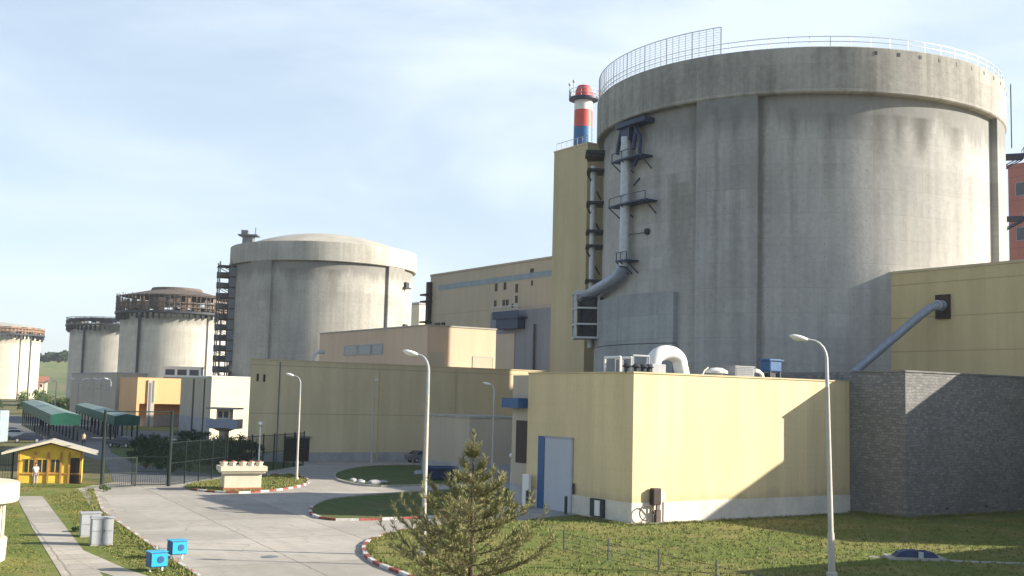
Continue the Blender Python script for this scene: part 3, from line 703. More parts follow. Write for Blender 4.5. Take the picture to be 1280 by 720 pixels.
q = roof_item('mushroom_vent', 8.3, .8, 'low white domed vent on the annexe roof right of the gooseneck', 'vent')
MB().lathe([(.45, 0), (.45, .25), (.8, .25), (.78, .42), (.4, .62), (.01, .66)], 16).build('cowl', 'white', q)
q = roof_item('louvre_vent', 10.6, .9, 'pale louvred box vent on the annexe roof', 'vent')
b = MB(); b.box(-.95, .95, -.6, .6, 0, .75, bev=.03); b.box(-1.0, 1.0, -.65, .65, .76, .84); b.build('casing', 'plinthg', q)
b = MB()
for k in range(5): b.box(-.85, .85, -.64, -.602, .1+.13*k, .16+.13*k)
b.build('louvre', 'cabd', q)
q = roof_item('roof_pipe', 12.4, .6, 'curved white pipe end on the annexe roof beside the louvred vent', 'pipe')
MB().tube([(-.5, 0, .55), (-.1, 0, .5), (.2, 0, .3), (.3, 0, 0)], .16, 8).build('pipe', 'white', q)
q = roof_item('roof_pipe', 6.9, .5, 'thin bent pipe on the annexe roof next to the white domed vent', 'pipe')
MB().tube([(-.3, 0, 0), (-.05, 0, .4), (.3, 0, .62)], .06, 6).build('pipe', 'cream', q)
q = roof_item('water_tank', 14.2, 1.2, 'blue tank on dark legs at the far end of the annexe roof', 'tank')
MB().box(-.62, .62, -.5, .5, .55, 1.5, bev=.08).box(-.75, .75, -.6, .6, 1.36, 1.46).build('tank', 'blue', q)
b = MB()
for x in (-.5, .5):
    for y in (-.4, .4): b.box(x-.07, x+.07, y-.07, y+.07, 0, .56)
b.box(-.4, .4, -.3, .3, .05, .45); b.build('legs', 'dark', q)

# --- link block behind the annexe's left end
lk = bld('link_block', site(A, .25, 12.46), 'grey tan block with blue awning tucked behind the annexe', 'building')
MB().box(0, 9, 0, 2.4, 0, 9.85).build('wall', 'tan', lk)
MB().box(-.9, -.06, .3, 2.6, 7.35, 8.1).build('awning', 'blue', lk)
MB().box(-.06, .04, .1, 1.75, 3.2, 6.4).build('loading_door', 'brown', lk)
MB().box(-.05, 6, .0, 2.45, .0, 1.6).build('plinth', 'plinthg', lk)
# --- rubble stone block
so = site(A, LX+.05, -5.09)
sb = bld('stone_block', so, 'dark grey rubble stone block standing right of the yellow annexe', 'building')
MB().box(0, 30, 0, 14, -.1, 10.72).build('wall', 'stone', sb)
MB().box(-.08, 18.2, -.08, .3, 10.73, 10.86).box(-.08, .3, .31, 5.0, 10.73, 10.86).build('coping', 'stone', sb)
MB().box(.3, 30, .3, 14, 10.725, 10.75).build('roof', 'roofbit', sb)
for k, a in enumerate((4.6, 9.5)): MB().box(a, a+.25, -.05, .02, .6, .75).build('vent_slot', 'dark', sb)
# --- tall neighbour that throws the shadow over the stone block (beyond the frame)
c1 = bld('workshop', (60, 68), 'tall yellow workshop beyond the stone block, outside the picture to the right')
MB().box(0, 26, 0, 28, 0, 15.8).build('wall', 'yel2', c1); MB().box(-.1, 26.1, -.1, 28, 15.81, 16.0).build('parapet_cap', 'yel3', c1)
for k in range(5): window(c1, 'F', 3+4.4*k, 5.4+4.4*k, 8, 10.2, 'paleglass', 'white')
c2 = bld('office_block', (31, 55.2), 'low cream office block outside the picture on the right, in front of the lawn')
b = MB(); b.box(0, 28, -13, 0, 0, 8.0); b.build('wall', 'cream', c2); MB().box(-.2, 28.2, -13.2, .12, 8.01, 8.12).build('roof', 'roofbit', c2)
for k in range(5): window(c2, 'L', -12+2.4*k, -10.6+2.4*k, 1.2, 2.8, 'paleglass', 'white')
# --- yellow block against the first reactor on the right
yo = Vector((36.0, 107.7))-DL*16
yb = bld('service_block', (yo.x, yo.y), 'yellow panelled service block joined to the right flank of the nearest reactor', 'building')
MB().box(0, 26, 0, 16.2, 0, 20.7).build('wall', 'yel2', yb)
MB().box(-.08, 26, -.08, 16.2, 20.71, 20.95).build('parapet_cap', 'yel3', yb)
MB().box(-.25, .05, 9.5, 10.95, 16.2, 18.4).build('vent_box', 'brown', yb)
pts = [(-.2, 10.2, 17.4), (-.9, 10.2, 17.4), (-1.5, 10.6, 17.1), (-2.2, 11.4, 16.2), (-5.9, 15.5, 11.2), (-7.2, 17.0, 9.3)]
MB().tube(pts, .38, 14).build('duct', 'ductg', yb)
b = MB()
for p in (pts[0], pts[1]): b.lathe([(.34, -.06), (.47, -.06), (.47, .06), (.34, .06)], 14, M=Matrix.Translation(p) @ Matrix.Rotation(R(90), 4, 'Y'))
b.build('duct_flange', 'galv', yb)
# --- tower left of the first reactor
tw = bld('stair_tower', (9.04, 140.0), 'tall plain yellow tower standing just left of the nearest reactor', 'tower')
MB().box(0, 8, 0, 7.2, 0, 40.0).build('wall', 'yel3', tw)
MB().box(-.06, 8, -.06, 7.26, 40.01, 40.2).build('parapet_cap', 'yel', tw)
b = MB()
for k in range(7): b.tube([(.2, .3+1.1*k, 40.2), (.2, .3+1.1*k, 41.2)], .04, 5)
b.tube([(.2, .3, 41.15), (.2, 6.9, 41.15)], .04, 5); b.build('railing', 'galv', tw)
# --- red, white and blue stack
sk = thing('stack', (12.0, 200), 'red, white and blue striped chimney stack behind the yellow tower', 'chimney')
MB().lathe([(2.0, 0), (1.75, 46), (1.62, 63.0), (1.1, 64.1), (.01, 64.3)], 28).build('shaft', 'stack', sk)
b = MB(); b.lathe([(1.6, 61.3), (2.65, 61.5), (2.65, 61.85), (1.6, 61.85)], 28); b.build('platform', 'navy', sk)
b = MB()
for k in range(14):
    a = R(360*k/14); b.tube([(2.6*math.cos(a), 2.6*math.sin(a), 61.8), (2.6*math.cos(a), 2.6*math.sin(a), 63.2)], .05, 5)
for z in (62.5, 63.2): b.lathe([(2.56, z), (2.64, z), (2.64, z+.06), (2.56, z+.06), (2.56, z)], 28)
b.build('railing', 'galv', sk)
b = MB()
for dx, dy in ((-2.5, .5), (-1.9, -1.6)): b.tube([(dx, dy, 61.9), (dx, dy, 64.5)], .09, 5); b.ball((dx, dy, 64.5), .25, .25, .3, 8, 6)
b.build('warning_lamp', 'galv', sk)
# --- long dull yellow hall
lg = bld('long_hall', (-29.9, 131.8), 'long low dull yellow hall in shade, with a brown double door', 'building')
MB().prism([(0, 0), (42, 0), (42, 16), (5.4, 14), ], 1.06, 11.75).build('wall', 'olive', lg)
MB().prism([(-.05, -.05), (42, -.05), (42, 16), (5.4, 14)], -.1, 1.055).build('plinth', 'plinthg', lg)
MB().box(-.07, 42, -.07, .15, 11.76, 11.9).build('parapet_cap', 'yel3', lg)
d = window(lg, 'F', 4.5, 7.6, .05, 2.75, 'brown', 'roofg', proud=.09, name='double_door')
window(lg, 'F', .75, 1.0, 9.3, 10.15, 'brown'); window(lg, 'F', 1.55, 1.8, 9.25, 10.1, 'brown')
MB().box(3.5, 3.62, -.09, -.01, 0, 11.6).build('downpipe', 'cabd', lg)
for xx in (16.5, 27.5): MB().box(xx, xx+.12, -.16, -.052, 0, 11.6).build('downpipe', 'yel3', lg)
MB().box(5.8, 6.3, -.3, -.02, 3.1, 3.3, bev=.03).build('wall_lamp', 'galv', lg)
MB().box(4.3, 7.8, -.6, -.02, 2.95, 3.03).build('door_canopy', 'roofg', lg)
fl = thing('floodlight', (*site((-29.9, 131.8), 8.0, 1.0), 11.8), 'grey floodlight leaning out over the roof of the long hall', 'floodlight', SITE)
MB().tube([(0, 0, 0), (.45, .2, .9), (1.0, .3, 1.3)], .09, 6).build('arm', 'galv', fl); MB().box(.8, 1.7, .05, .55, 1.05, 1.45, bev=.08).build('lamp_head', 'galv', fl)
# --- small block protruding in front of the long hall
bk = bld('entrance_block', (-3.9, 114.8), 'low plain tan block standing in front of the long hall', 'building')
MB().box(0, 7, 0, 9.4, 1.4, 6.0).build('wall', 'tan', bk); MB().box(-.05, 7, -.05, 9.45, -.1, 1.395).build('plinth', 'plinthg', bk)
MB().box(-.1, 7, -.1, 9.5, 6.003, 6.2).build('roof_slab', 'roofg', bk)
# --- pinkish building with the three windows
pk = bld('control_building', (-10.95, 150.0), 'pinkish beige building with three windows, end wall catching the sun', 'building')
MB().box(0, 10.7, 0, 34.4, 0, 17.3).build('wall', 'pink', pk)
MB().box(-.1, 10.8, -.1, 34.5, 17.31, 17.5).build('parapet_cap', 'roofg', pk)
for a0, a1 in ((21.0, 25.2), (16.5, 20.4), (12.8, 16.1)): window(pk, 'L', a0, a1, 13.85, 15.2, 'paleglass', 'plinthg', proud=.06)
window(pk, 'F', .3, 2.6, 12.1, 13.9, 'tan'); window(pk, 'F', 7.1, 10.2, 12.0, 13.5, 'tan', 'plinthg')
# --- turbine hall
T0 = Vector((-16.9, 235.0))-DL*50
th = bld('turbine_hall', (T0.x, T0.y), 'big beige turbine hall with a blue green strip near the roof, behind the pinkish building', 'building')
K = .94
def tz(z): return 8.1+(z-8.1)*K
MB().box(0, 30, 0, 50, 0, tz(34.3)).build('wall', 'hall', th)
MB().box(-.12, 30, -.12, 50.1, tz(34.3)+.01, tz(34.3)+.4).build('parapet_cap', 'hall', th)
MB().box(-.06, .05, 0, 46.6, tz(31.0), tz(32.1)).build('window_strip', 'strip', th)
def tw_(s0, s1, z0, z1): window(th, 'L', 50-s1*K, 50-s0*K, tz(z0), tz(z1), 'brown')
for s0, s1, z0, z1 in ((26.4, 27.3, 29.3, 30.9), (29.6, 30.5, 29.4, 30.9), (33.8, 34.7, 28.6, 30.3), (33.8, 34.7, 26.6, 28.0), (26.2, 27.1, 26.0, 27.5), (29.3, 30.2, 26.0, 27.4), (30.5, 31.5, 26.0, 27.4), (38.8, 40.0, 31.4, 32.9), (39.2, 39.8, 29.6, 30.6), (32.6, 33.2, 25.7, 26.5)): tw_(s0, s1, z0, z1)
MB().box(-1.2, 0, 0, 50-27*K, 0, tz(24.9)).build('lower_bay', 'hallg', th)
MB().box(-1.35, -1.2, 50-36*K, 50-27.1*K, 0, tz(20.5)).build('lower_panel', 'tan', th)
b = MB(); y0, y1 = 50-40*K, 50-31*K
b.box(-3.2, -1.2, y0, y1, tz(23.2), tz(23.5)); b.box(-3.2, -3.1, y0, y1, tz(23.5), tz(24.7)); b.box(-3.1, -1.2, y1-.1, y1, tz(23.5), tz(24.7))
b.box(-2.9, -1.2, y0+.6, y1-.8, tz(21.3), tz(23.2))
bl = b.build('balcony', 'navy', th)
b = MB()
for k in range(9): b.tube([(-3.25, y0+.2+k, tz(24.7)), (-3.25, y0+.2+k, tz(25.6))], .06, 4)
b.box(-3.3, -3.2, y0, y1, tz(25.55), tz(25.7)); b.build('railing', 'galv', bl)
MB().tube([(-1.6, 9.5, 0), (-1.6, 9.5, tz(22))], .2, 6).build('downpipe', 'dark', th)
b = MB()
for y in (43.5, 45.5, 46.2): b.box(-.3, 0, y, y+1.2, tz(23), tz(23.9))
b.build('roof_vent', 'brown', th)
b = MB(); b.box(-.9, 0, 49.2, 50.2, tz(21), tz(33)); 
for z in (24, 28.5, 30): b.box(-1.6, .2, 49, 51.5, tz(z), tz(z)+.35)
b.build('ladder_cage', 'brown', th)
cb = bld('cooling_block', (-25.8, 318), 'small cream block seen between the second reactor and the turbine hall', 'building')
MB().box(0, 12, 0, 9, 0, 33.5).build('wall', 'cream', cb); MB().box(-.2, 12.2, -.2, 9.2, 33.51, 34.2).build('parapet_cap', 'plinthg', cb)
# --- red building at the right edge
rb = bld('red_building', (74.9, 170.4), 'red brick building at the right edge behind the nearest reactor', 'building')
MB().box(0, 22, -26, 0, 0, 44.6).build('wall', 'red', rb); MB().box(-.15, 22, -26, .15, 44.61, 45.2).build('parapet_cap', 'red', rb)
for zz in (40.3, 33.5, 26.8):
    for yy in (-2.9, -7.4, -12): window(rb, 'L', yy, yy+1.6, zz, zz+1.9, 'glass', 'palebl', proud=.05)
# --- left group: tan hall, orange block, white block
tn = bld('tan_hall', (-90.05, 262.0), 'long tan grey hall at far left, beyond the row of double lamps', 'building')
MB().box(0, 7, 0, 44.5, 0, 11.4).build('wall', 'tan', tn); MB().box(-.1, 7.1, -.1, 44.6, 11.41, 11.7).build('parapet_cap', 'plinthg', tn)
for k in range(4): window(tn, 'L', 5+9*k, 9+9*k, 7.6, 8.9, 'paleglass')
ob = bld('orange_block', (-80.0, 246.0), 'orange yellow block with a recessed ground floor, next to the white block', 'building')
MB().box(0, 11.2, 0, 14, 4.9, 10.5).build('upper_wall', 'orange', ob)
MB().box(0, .6, 0, 14, 0, 4.895).box(.6, 11.2, 5.2, 14, 2.5, 4.895).build('recess_wall', 'orange', ob)
MB().box(.6, 11.2, 5.15, 13.9, 0, 2.495).build('plinth', 'plinthg', ob)
MB().box(2.2, 3.7, -.35, -.02, 0, 10.0).build('stair_column', 'tan', ob)
MB().box(2.5, 2.9, -.42, -.36, 0, 9.4).box(3.2, 3.5, -.42, -.36, 5.2, 9.9).build('stair_slot', 'cabd', ob)
MB().box(11.21, 16, -1, 14, 0, 10.4).build('side_wing', 'tan', ob)
wb = bld('white_block', (-48.96, 188.0), 'sunlit white block left of the long hall, behind the watchtower', 'building')
MB().box(0, 12, 0, 16, 0, 10.3).build('wall', 'cream', wb)
MB().box(-.1, 12, -.1, 16.1, 10.31, 10.5).build('parapet_cap', 'white', wb)
MB().box(-.1, .02, 3.0, 3.6, 0, 10).box(-.1, .02, 8.5, 9.3, 0, 10).build('downpipe', 'brown', wb)
MB().box(-.06, .02, .05, 16, 0, 3.6).build('plinth', 'plinthg', wb)
MB().box(-.05, .02, .05, 16, 3.605, 10.25).build('side_shade', 'tan', wb)  # tan skin over the left face: its shade put into the colour
ct = bld('roof_cabin', (-79.6, 262), 'white cabin with three windows on a roof below the third reactor', 'cabin')
ct.location.z = 0; ct.rotation_euler.z = R(5)
MB().box(0, 8.6, 0, 3, 10.9, 13.1).build('wall', 'white', ct); MB().box(-.2, 8.8, -.2, 3.2, 13.11, 13.4).build('roof', 'white', ct)
MB().box(.2, 8.4, .2, 2.8, 0, 10.9).build('base', 'tan', ct)
for k in range(3): window(ct, 'F', .6+2.7*k, 2.7+2.7*k, 11.4, 12.7, 'glass')
# --- houses on the hill
for k, (x, y, z, s) in enumerate(((-352, 800, 3, 9), (-338, 815, 6, 8), (-330, 780, 1, 8))):
    lb = ('small house with red tiled roof at the foot of the hill, leftmost', 'sunlit cream house at the foot of the hill, middle of three', 'low pinkish house at the foot of the hill, nearest the fourth reactor')[k]
    q = thing('house', (x, y), lb, 'house', R(20), 'houses at the foot of the hill')
    MB().box(-s, s, -s*.6, s*.6, 0, z+5).build('wall', ('pink', 'cream', 'pink')[k], q)
    b = MB()
    P = [b.v(-s-1, -s*.6-1, z+5), b.v(s+1, -s*.6-1, z+5), b.v(s+1, s*.6+1, z+5), b.v(-s-1, s*.6+1, z+5), b.v(-s-1, 0, z+9), b.v(s+1, 0, z+9)]
    for f in ((0, 1, 5, 4), (2, 3, 4, 5), (0, 4, 3), (1, 2, 5), (3, 2, 1, 0)): b.face([P[i] for i in f])
    b.build('roof', 'terracotta', q)
    for i in range(3): window_o = MB().box(-s+2+i*4.5, -s+4+i*4.5, -s*.6-.1, -s*.6+.1, z+1.5, z+3.5).build('window', 'glass', q)

# ============================================================ SMALLER THINGS
# --- watchtower
wt = thing('watchtower', (-41.6, 168), 'grey blue guard watchtower with flat roof in front of the white block', 'watchtower')
MB().lathe([(.9, 0), (.7, 1.2), (.75, 2.2), (2.2, 2.75)], 12).build('pedestal', 'tan', wt)
b = MB(); b.box(-2.3, 2.3, -1.7, 1.7, 2.6, 2.8); b.box(-2.3, 2.3, -1.7, -1.6, 2.8, 4.0); b.box(-2.3, -2.2, -1.6, 1.7, 2.8, 4.0); b.box(2.2, 2.3, -1.6, 1.7, 2.8, 4.0); b.build('balcony', 'ductg', wt)
MB().box(-1.0, 1.0, -.9, .9, 2.81, 5.4).build('cabin', 'plinth', wt)
for x in (-.75, .1): MB().box(x, x+.6, -.94, -.88, 4.2, 5.1).build('window', 'glass', wt)
MB().box(-2.3, 2.3, -1.8, 1.8, 5.41, 5.65).build('roof', 'roofg', wt)
# --- green canopies
def canopy(p, q, z0, z1, label, w=5.0, fas=1.5):
    t = thing('canopy', p, label, 'canopy', group='green walkway canopies')
    d = Vector(q)-Vector(p); L = d.length; t.rotation_euler.z = math.atan2(d.y, d.x)
    b = MB()
    A_ = [b.v(0, -w/2, z0-.4), b.v(L, -w/2, z1-.4), b.v(L, 0, z1), b.v(0, 0, z0), b.v(L, w/2, z1-.4), b.v(0, w/2, z0-.4)]
    b.face([A_[0], A_[1], A_[2], A_[3]]); b.face([A_[3], A_[2], A_[4], A_[5]])
    b.build('roof', 'canroof', t)
    b = MB()
    for y in (-w/2, w/2):
        V = [b.v(0, y, z0-fas), b.v(L, y, z1-fas), b.v(L, y, z1-.38), b.v(0, y, z0-.38)]; b.face(V)
        V = [b.v(0, y*.98, z0-fas), b.v(L, y*.98, z1-fas), b.v(L, y*.98, z1-.38), b.v(0, y*.98, z0-.38)]; b.face(V)
    V = [b.v(L, -w/2, z1-fas), b.v(L, w/2, z1-fas), b.v(L, w/2, z1-.4), b.v(L, 0, z1), b.v(L, -w/2, z1-.4)]; b.face(V)
    b.build('fascia', 'green', t)
    n = int(L/6)
    for k in range(n+1):
        for y in (-w/2+.3, w/2-.3):
            x = .3+(L-.6)*k/n; MB().box(x-.12, x+.12, y-.12, y+.12, 0, z0+(z1-z0)*x/L-.5).build('post', 'greend', t)
    return t
canopy((-98, 236), (-66, 171), 5.3, 4.3, 'front green canopy with pale roof, running back at the far left', 4.2, 1.9)
canopy((-88, 238), (-58.5, 176), 4.9, 4.2, 'rear green canopy ending beside the double lamps', 3.8, 1.8)
# --- pale blue kiosk at far left
kz = thing('kiosk', (-72.5, 160), 'pale blue grey kiosk at the left edge behind the yellow guard hut', 'kiosk')
MB().box(-4, 2.2, -1.3, 1.6, .2, 4.6, bev=.15).build('body', 'palebl', kz)
MB().box(-3.9, 2.1, -1.33, -1.28, 2.6, 2.7).box(-.4, -.3, -1.33, -1.28, .3, 2.6).box(-3.9, 2.1, -1.36, -1.31, .3, .6).build('trim', 'galv', kz)
MB().box(.3, 1.3, -1.34, -1.29, .35, 2.45).build('door', 'cab', kz)
# --- yellow guard hut
hut = thing('guard_hut', (-38.9, 98.2), 'yellow wooden guard hut with grey gable roof beside the gate', 'hut', R(19))
b = MB(); b.prism([(-2.5, 0), (2.5, 0), (2.5, 2.6), (0, 3.3), (-2.5, 2.6)], -1.9, 1.9, Matrix.Rotation(R(90), 4, 'X')); b.build('wall', 'hutyel', hut)
b = MB()
for s_ in (-1, 1):
    V = [(0, 3.62), (s_*3.7, 2.58), (s_*3.7, 2.46), (0, 3.48)]
    b.prism(V, -2.2, 2.7, Matrix.Rotation(R(90), 4, 'X'))
rf = b.build('roof', 'roofg', hut)
b = MB()
for s_ in (-1, 1): b.prism([(0, 3.66), (s_*3.72, 2.62), (s_*3.72, 2.42), (0, 3.44)], 2.71, 2.78, Matrix.Rotation(R(90), 4, 'X'))
b.build('fascia', 'signst', rf)
for x in (-2.42, -1.15, -.15, .85, 1.5, 2.42): MB().box(x-.08, x+.08, -2.02, -1.9, .0, 2.62).build('post', 'hutor', hut)
MB().box(-2.35, 2.35, -2.0, -1.91, .78, .88).build('rail', 'hutor', hut)
for x0, x1 in ((-1.95, -1.35), (-.95, -.3), (.1, .7)):
    w_ = MB().box(x0, x1, -1.96, -1.89, .98, 2.0).build('window', 'glass', hut)
    MB().box((x0+x1)/2-.03, (x0+x1)/2+.03, -1.98, -1.961, .98, 2.0).box(x0-.06, x1+.06, -1.985, -1.905, 2.003, 2.07).build('frame', 'hutyel', w_)
MB().box(1.6, 2.3, -1.97, -1.89, .05, 2.15).build('door', 'brown', hut)
# --- sign block
sg = thing('stone_plinth', site((-22.9, 93.4), 0, 0), 'cream stone plinth with heavy cornice and planting pots, on the kerbed island', 'stone plinth', R(24))
b = MB(); b.prism([(-.0, 0), (3.0, 0), (3.0, 1.5), (0, 1.5)], .05, 1.45); b.build('body', 'signst', sg)
MB().box(-.25, 3.25, -.25, 1.75, 1.452, 1.62).box(-.38, 3.38, -.38, 1.88, 1.623, 2.0).build('cornice', 'signst', sg)
MB().box(-.08, 3.08, -.08, 1.58, .02, .28).build('base', 'terracotta', sg)
for k, x in enumerate((-.05, .7, 1.5, 2.2, 2.85)):
    lb = 'square planting pot on the stone plinth, ' + ('at its left end', 'second from its left end', 'in its middle', 'second from its right end', 'at its right end')[k]
    p = site((-22.9, 93.4), 0, 0); a = R(24)
    q = thing('planting_pot', (p[0]+math.cos(a)*x-math.sin(a)*.45, p[1]+math.sin(a)*x+math.cos(a)*.45, 2.0), lb, 'pot', a, 'pots on the stone plinth')
    MB().lathe([(.24, 0), (.31, .26), (.34, .26), (.34, .34), (.28, .34), (.24, .27), (.01, .27)], 4 if k % 2 else 12).build('pot', 'signst', q)
    MB().ball((0, 0, .34), .22, .22, .10, 8, 6).build('plant', 'terracotta', q)
# --- lamps
def lamp(loc, h, head, arm, label, group='street lamps', lean=(0, 0), r=.11, double=False, hs=1.0):
    t = thing('street_lamp', loc, label, 'street lamp', group=group)
    hd = math.atan2(head[1], head[0]); t.rotation_euler = (lean[0], lean[1], 0)
    ux, uy = math.cos(hd), math.sin(hd)
    MB().tube([(0, 0, 0), (0, 0, h*.18), (0, 0, h*.18+.05), (0, 0, h*.78)], [r*1.25, r*1.15, r*.95, r*.72], 10).build('pole', 'polec', t)
    for s_ in ((1, -1) if double else (1,)):
        P = [(0, 0, h*.78), (0, 0, h*.90)]
        for k in range(1, 6):
            a = R(90*k/5); P.append((s_*ux*arm*.7*(1-math.cos(a)), s_*uy*arm*.7*(1-math.cos(a)), h*.90+(h*.075)*math.sin(a)))
        P.append((s_*ux*arm*.85, s_*uy*arm*.85, h*.982))
        MB().tube(P, [r*.7, r*.62]+[r*.5]*(len(P)-2), 8).build('arm', 'galv', t)
        Mh = Matrix.Translation((s_*ux*(arm+.18*hs), s_*uy*(arm+.18*hs), h*.985)) @ Matrix.Rotation(hd+(0 if s_ > 0 else math.pi), 4, 'Z') @ Matrix.Rotation(R(-14), 4, 'Y')
        b = MB(); b.ball((0, 0, 0), .46*hs, .19*hs, .13*hs, 14, 8, Mh); hdob = b.build('lamp_head', 'white', t)
        b = MB(); b.ball((.06*hs, 0, -.07*hs), .28*hs, .14*hs, .09*hs, 10, 6, Mh); b.build('lens', 'lens', hdob)
    MB().lathe([(r*1.9, 0), (r*1.9, .22), (r*1.3, .3)], 12).build('base', 'polec', t)
    return t
lamp((15.5, 55.0), 11.55, (-1, .1), 1.1, 'tall street lamp on the right lawn, in front of the annexe and stone block', lean=(0, R(-1.3)), r=.14, hs=1.05)
lamp((-4.2, 58.9), 10.45, (-1, .2), .8, 'tall street lamp rising behind the young pine, left of it', r=.13)
lamp((-19.6, 107.2), 9.9, (-1, .2), .9, 'street lamp on the kerbed island, right of the stone plinth')
lamp((-15.9, 134.5), 9.9, (.4, -1), .8, 'street lamp in front of the long hall, on the shaded rear island')
lamp((-1.5, 113.4), 9.6, (-1, .1), .55, 'street lamp in front of the low tan block')
for k, (px, y) in enumerate(((106, 285), (125, 268), (135, 262))):
    lamp(((px-640)/1424*y*1.005, y), 10.2, (1, .2), 1.1, 'slim two-armed street lamp by the tan hall, ' + ('leftmost of the three', 'middle one of the three', 'rightmost of the three')[k], 'two-armed lamps by the tan hall', r=.13, double=True, hs=1.5)
lamp((-86.4, 248), 10.2, (-1, .2), 1.0, 'slim single-armed street lamp at the near corner of the tan hall', 'street lamps by the tan hall', r=.15, hs=1.4)
lamp((-112.5, 284), 9.8, (-1, 0), .5, 'far slim street lamp below the hill, between the last two reactors', 'street lamps', r=.16, hs=1.3)
lamp((-118, 290), 9.6, (1, 0), .5, 'far slim street lamp below the hill, left one of two', 'street lamps', r=.16, hs=1.3)
def globe_lamp(loc, h, label):
    t = thing('globe_lamp', loc, label, 'globe lamp', group='globe lamps')
    MB().tube([(0, 0, 0), (0, 0, h*.5), (0, 0, h*.52), (0, 0, h-.3)], [.09, .085, .065, .06], 8).build('pole', 'white', t)
    MB().ball((0, 0, h-.12), .22, .22, .22, 14, 10).build('globe', 'lens', t); MB().lathe([(.1, h-.36), (.14, h-.3), (.1, h-.26)], 10).build('collar', 'dark', t)
globe_lamp((-24.2, 112.0), 5.1, 'short white globe lamp behind the stone plinth')
globe_lamp((.35, 100.5), 3.2, 'short white globe lamp by the annexe, above the shaded island')
# --- cabinets
def cabinet(loc, w, d, h, rz, label, mat='cab'):
    t = thing('utility_cabinet', loc, label, 'utility cabinet', rz, 'grey utility cabinets on the left lawn')
    MB().box(-w/2, w/2, -d/2, d/2, .12, h, bev=.02).build('body', mat, t); MB().box(-w/2-.05, w/2+.05, -d/2-.05, d/2+.05, h+.002, h+.06).build('lid', mat, t)
    MB().box(-w/2-.02, w/2+.02, -d/2-.02, d/2+.02, 0, .118).build('base', 'kerbg', t)
    b = MB(); b.box(-.015, .015, -d/2-.012, -d/2+.01, .2, h-.08); b.box(-w/2+.05, w/2-.05, -d/2-.013, -d/2+.01, h*.55, h*.55+.02); b.box(.06, .1, -d/2-.04, -d/2, h*.5, h*.62); b.build('door', 'cabd', t)
cabinet((-22.6, 62.9), 1.0, .6, 1.3, R(28), 'grey utility cabinet on the left lawn, the rear and darker one of a pair', 'cab')
cabinet((-20.8, 59.6), 1.05, .62, 1.42, R(28), 'grey utility cabinet on the left lawn, the front and taller one of a pair')
# --- blue boxes
def bluebox(loc, s, label):
    t = thing('blue_box', loc, label, 'blue box', R(38), 'bright blue boxes by the kerb')
    MB().box(-.42*s, .42*s, -.35*s, .35*s, .25, .25+.72*s, bev=.04).build('case', 'blue', t)
    MB().box(.43*s, .46*s, -.31*s, .31*s, .3, .2+.72*s).box(-.38*s, .40*s, -.37*s, -.352*s, .3, .2+.72*s).build('panel', 'bluelit', t)  # sunward faces in a lighter blue, sunlight put into the colour
    MB().lathe([(.01, 0), (.17*s, 0), (.17*s, .02), (.01, .02)], 18, M=Matrix.Translation((.08*s, -.37*s, .25+.38*s)) @ Matrix.Rotation(R(90), 4, 'X')).build('emblem', 'blue', t)
    MB().box(-.45*s, .45*s, -.38*s, .38*s, .252+.72*s, .29+.72*s).build('lid', 'bluelit', t)
    for x in (-.3, .3): MB().tube([(x*s, 0, 0), (x*s, 0, .26)], .05, 6).build('leg', 'white', t)
bluebox((-15.5, 51.6), .9, 'bright blue box on short legs, the nearer of two beside the kerb')
bluebox((-15.75, 55.6), .9, 'bright blue box on short legs, the farther of two beside the kerb')
# --- round booth at left edge
rb2 = thing('round_booth', (-25.4, 53.0), 'round cream booth with a glazed waist at the left edge', 'booth')
MB().lathe([(2.35, 0), (2.4, 1.05), (2.0, 1.05)], 48).build('base', 'cream', rb2)
MB().lathe([(2.15, 1.055), (2.15, 2.75)], 48).build('glazing', 'paleglass', rb2)
for k in range(14):
    a = R(360*k/14); MB().box(-.05, .05, -.05, .05, 1.055, 2.75, Matrix.Translation((2.2*math.cos(a), 2.2*math.sin(a), 0)) @ Matrix.Rotation(a, 4, 'Z')).build('mullion', 'cream', rb2)
MB().lathe([(1.9, 2.755), (2.75, 2.76), (2.8, 2.85), (2.8, 3.55), (2.7, 3.65), (.01, 3.85)], 48).build('roof', 'signst', rb2)
# --- covered hatch on the lawn
ha = thing('access_hatch', (21.9, 62.0), 'low hatch under a dark blue sheet on the right lawn', 'hatch', R(-4))
MB().box(-1.5, 1.5, -.75, .75, .02, .2).build('kerb_ring', 'kerbg', ha)
b = MB(); n = 8; V = []
for i in range(n+1):
    row = []
    for j in range(n+1):
        u_, v_ = i/n, j/n; x = -1.2+2.4*u_; y = -.55+1.1*v_; e = min(u_, 1-u_, v_, 1-v_)
        z = .18+(.0 if e == 0 else .20)+.06*math.sin(i*1.7+j*2.3)*(e > 0)+.12*math.sin(math.pi*u_)*(e > 0)
        row.append(b.v(x, y, z))
    V.append(row)
for i in range(n):
    for j in range(n): b.face([V[i][j], V[i+1][j], V[i+1][j+1], V[i][j+1]])
b.build('cover_sheet', 'navy', ha); MB().box(.05, .3, -.62, -.5, .2, .5).build('latch', 'galv', ha)
mh = tag(MB().lathe([(.01, .02), (.42, .02), (.42, .004)], 20).build('manhole_cover', 'cabd', None, (-11.6, 57.2, .004)), 'round dark manhole cover in the concrete road', 'manhole cover')
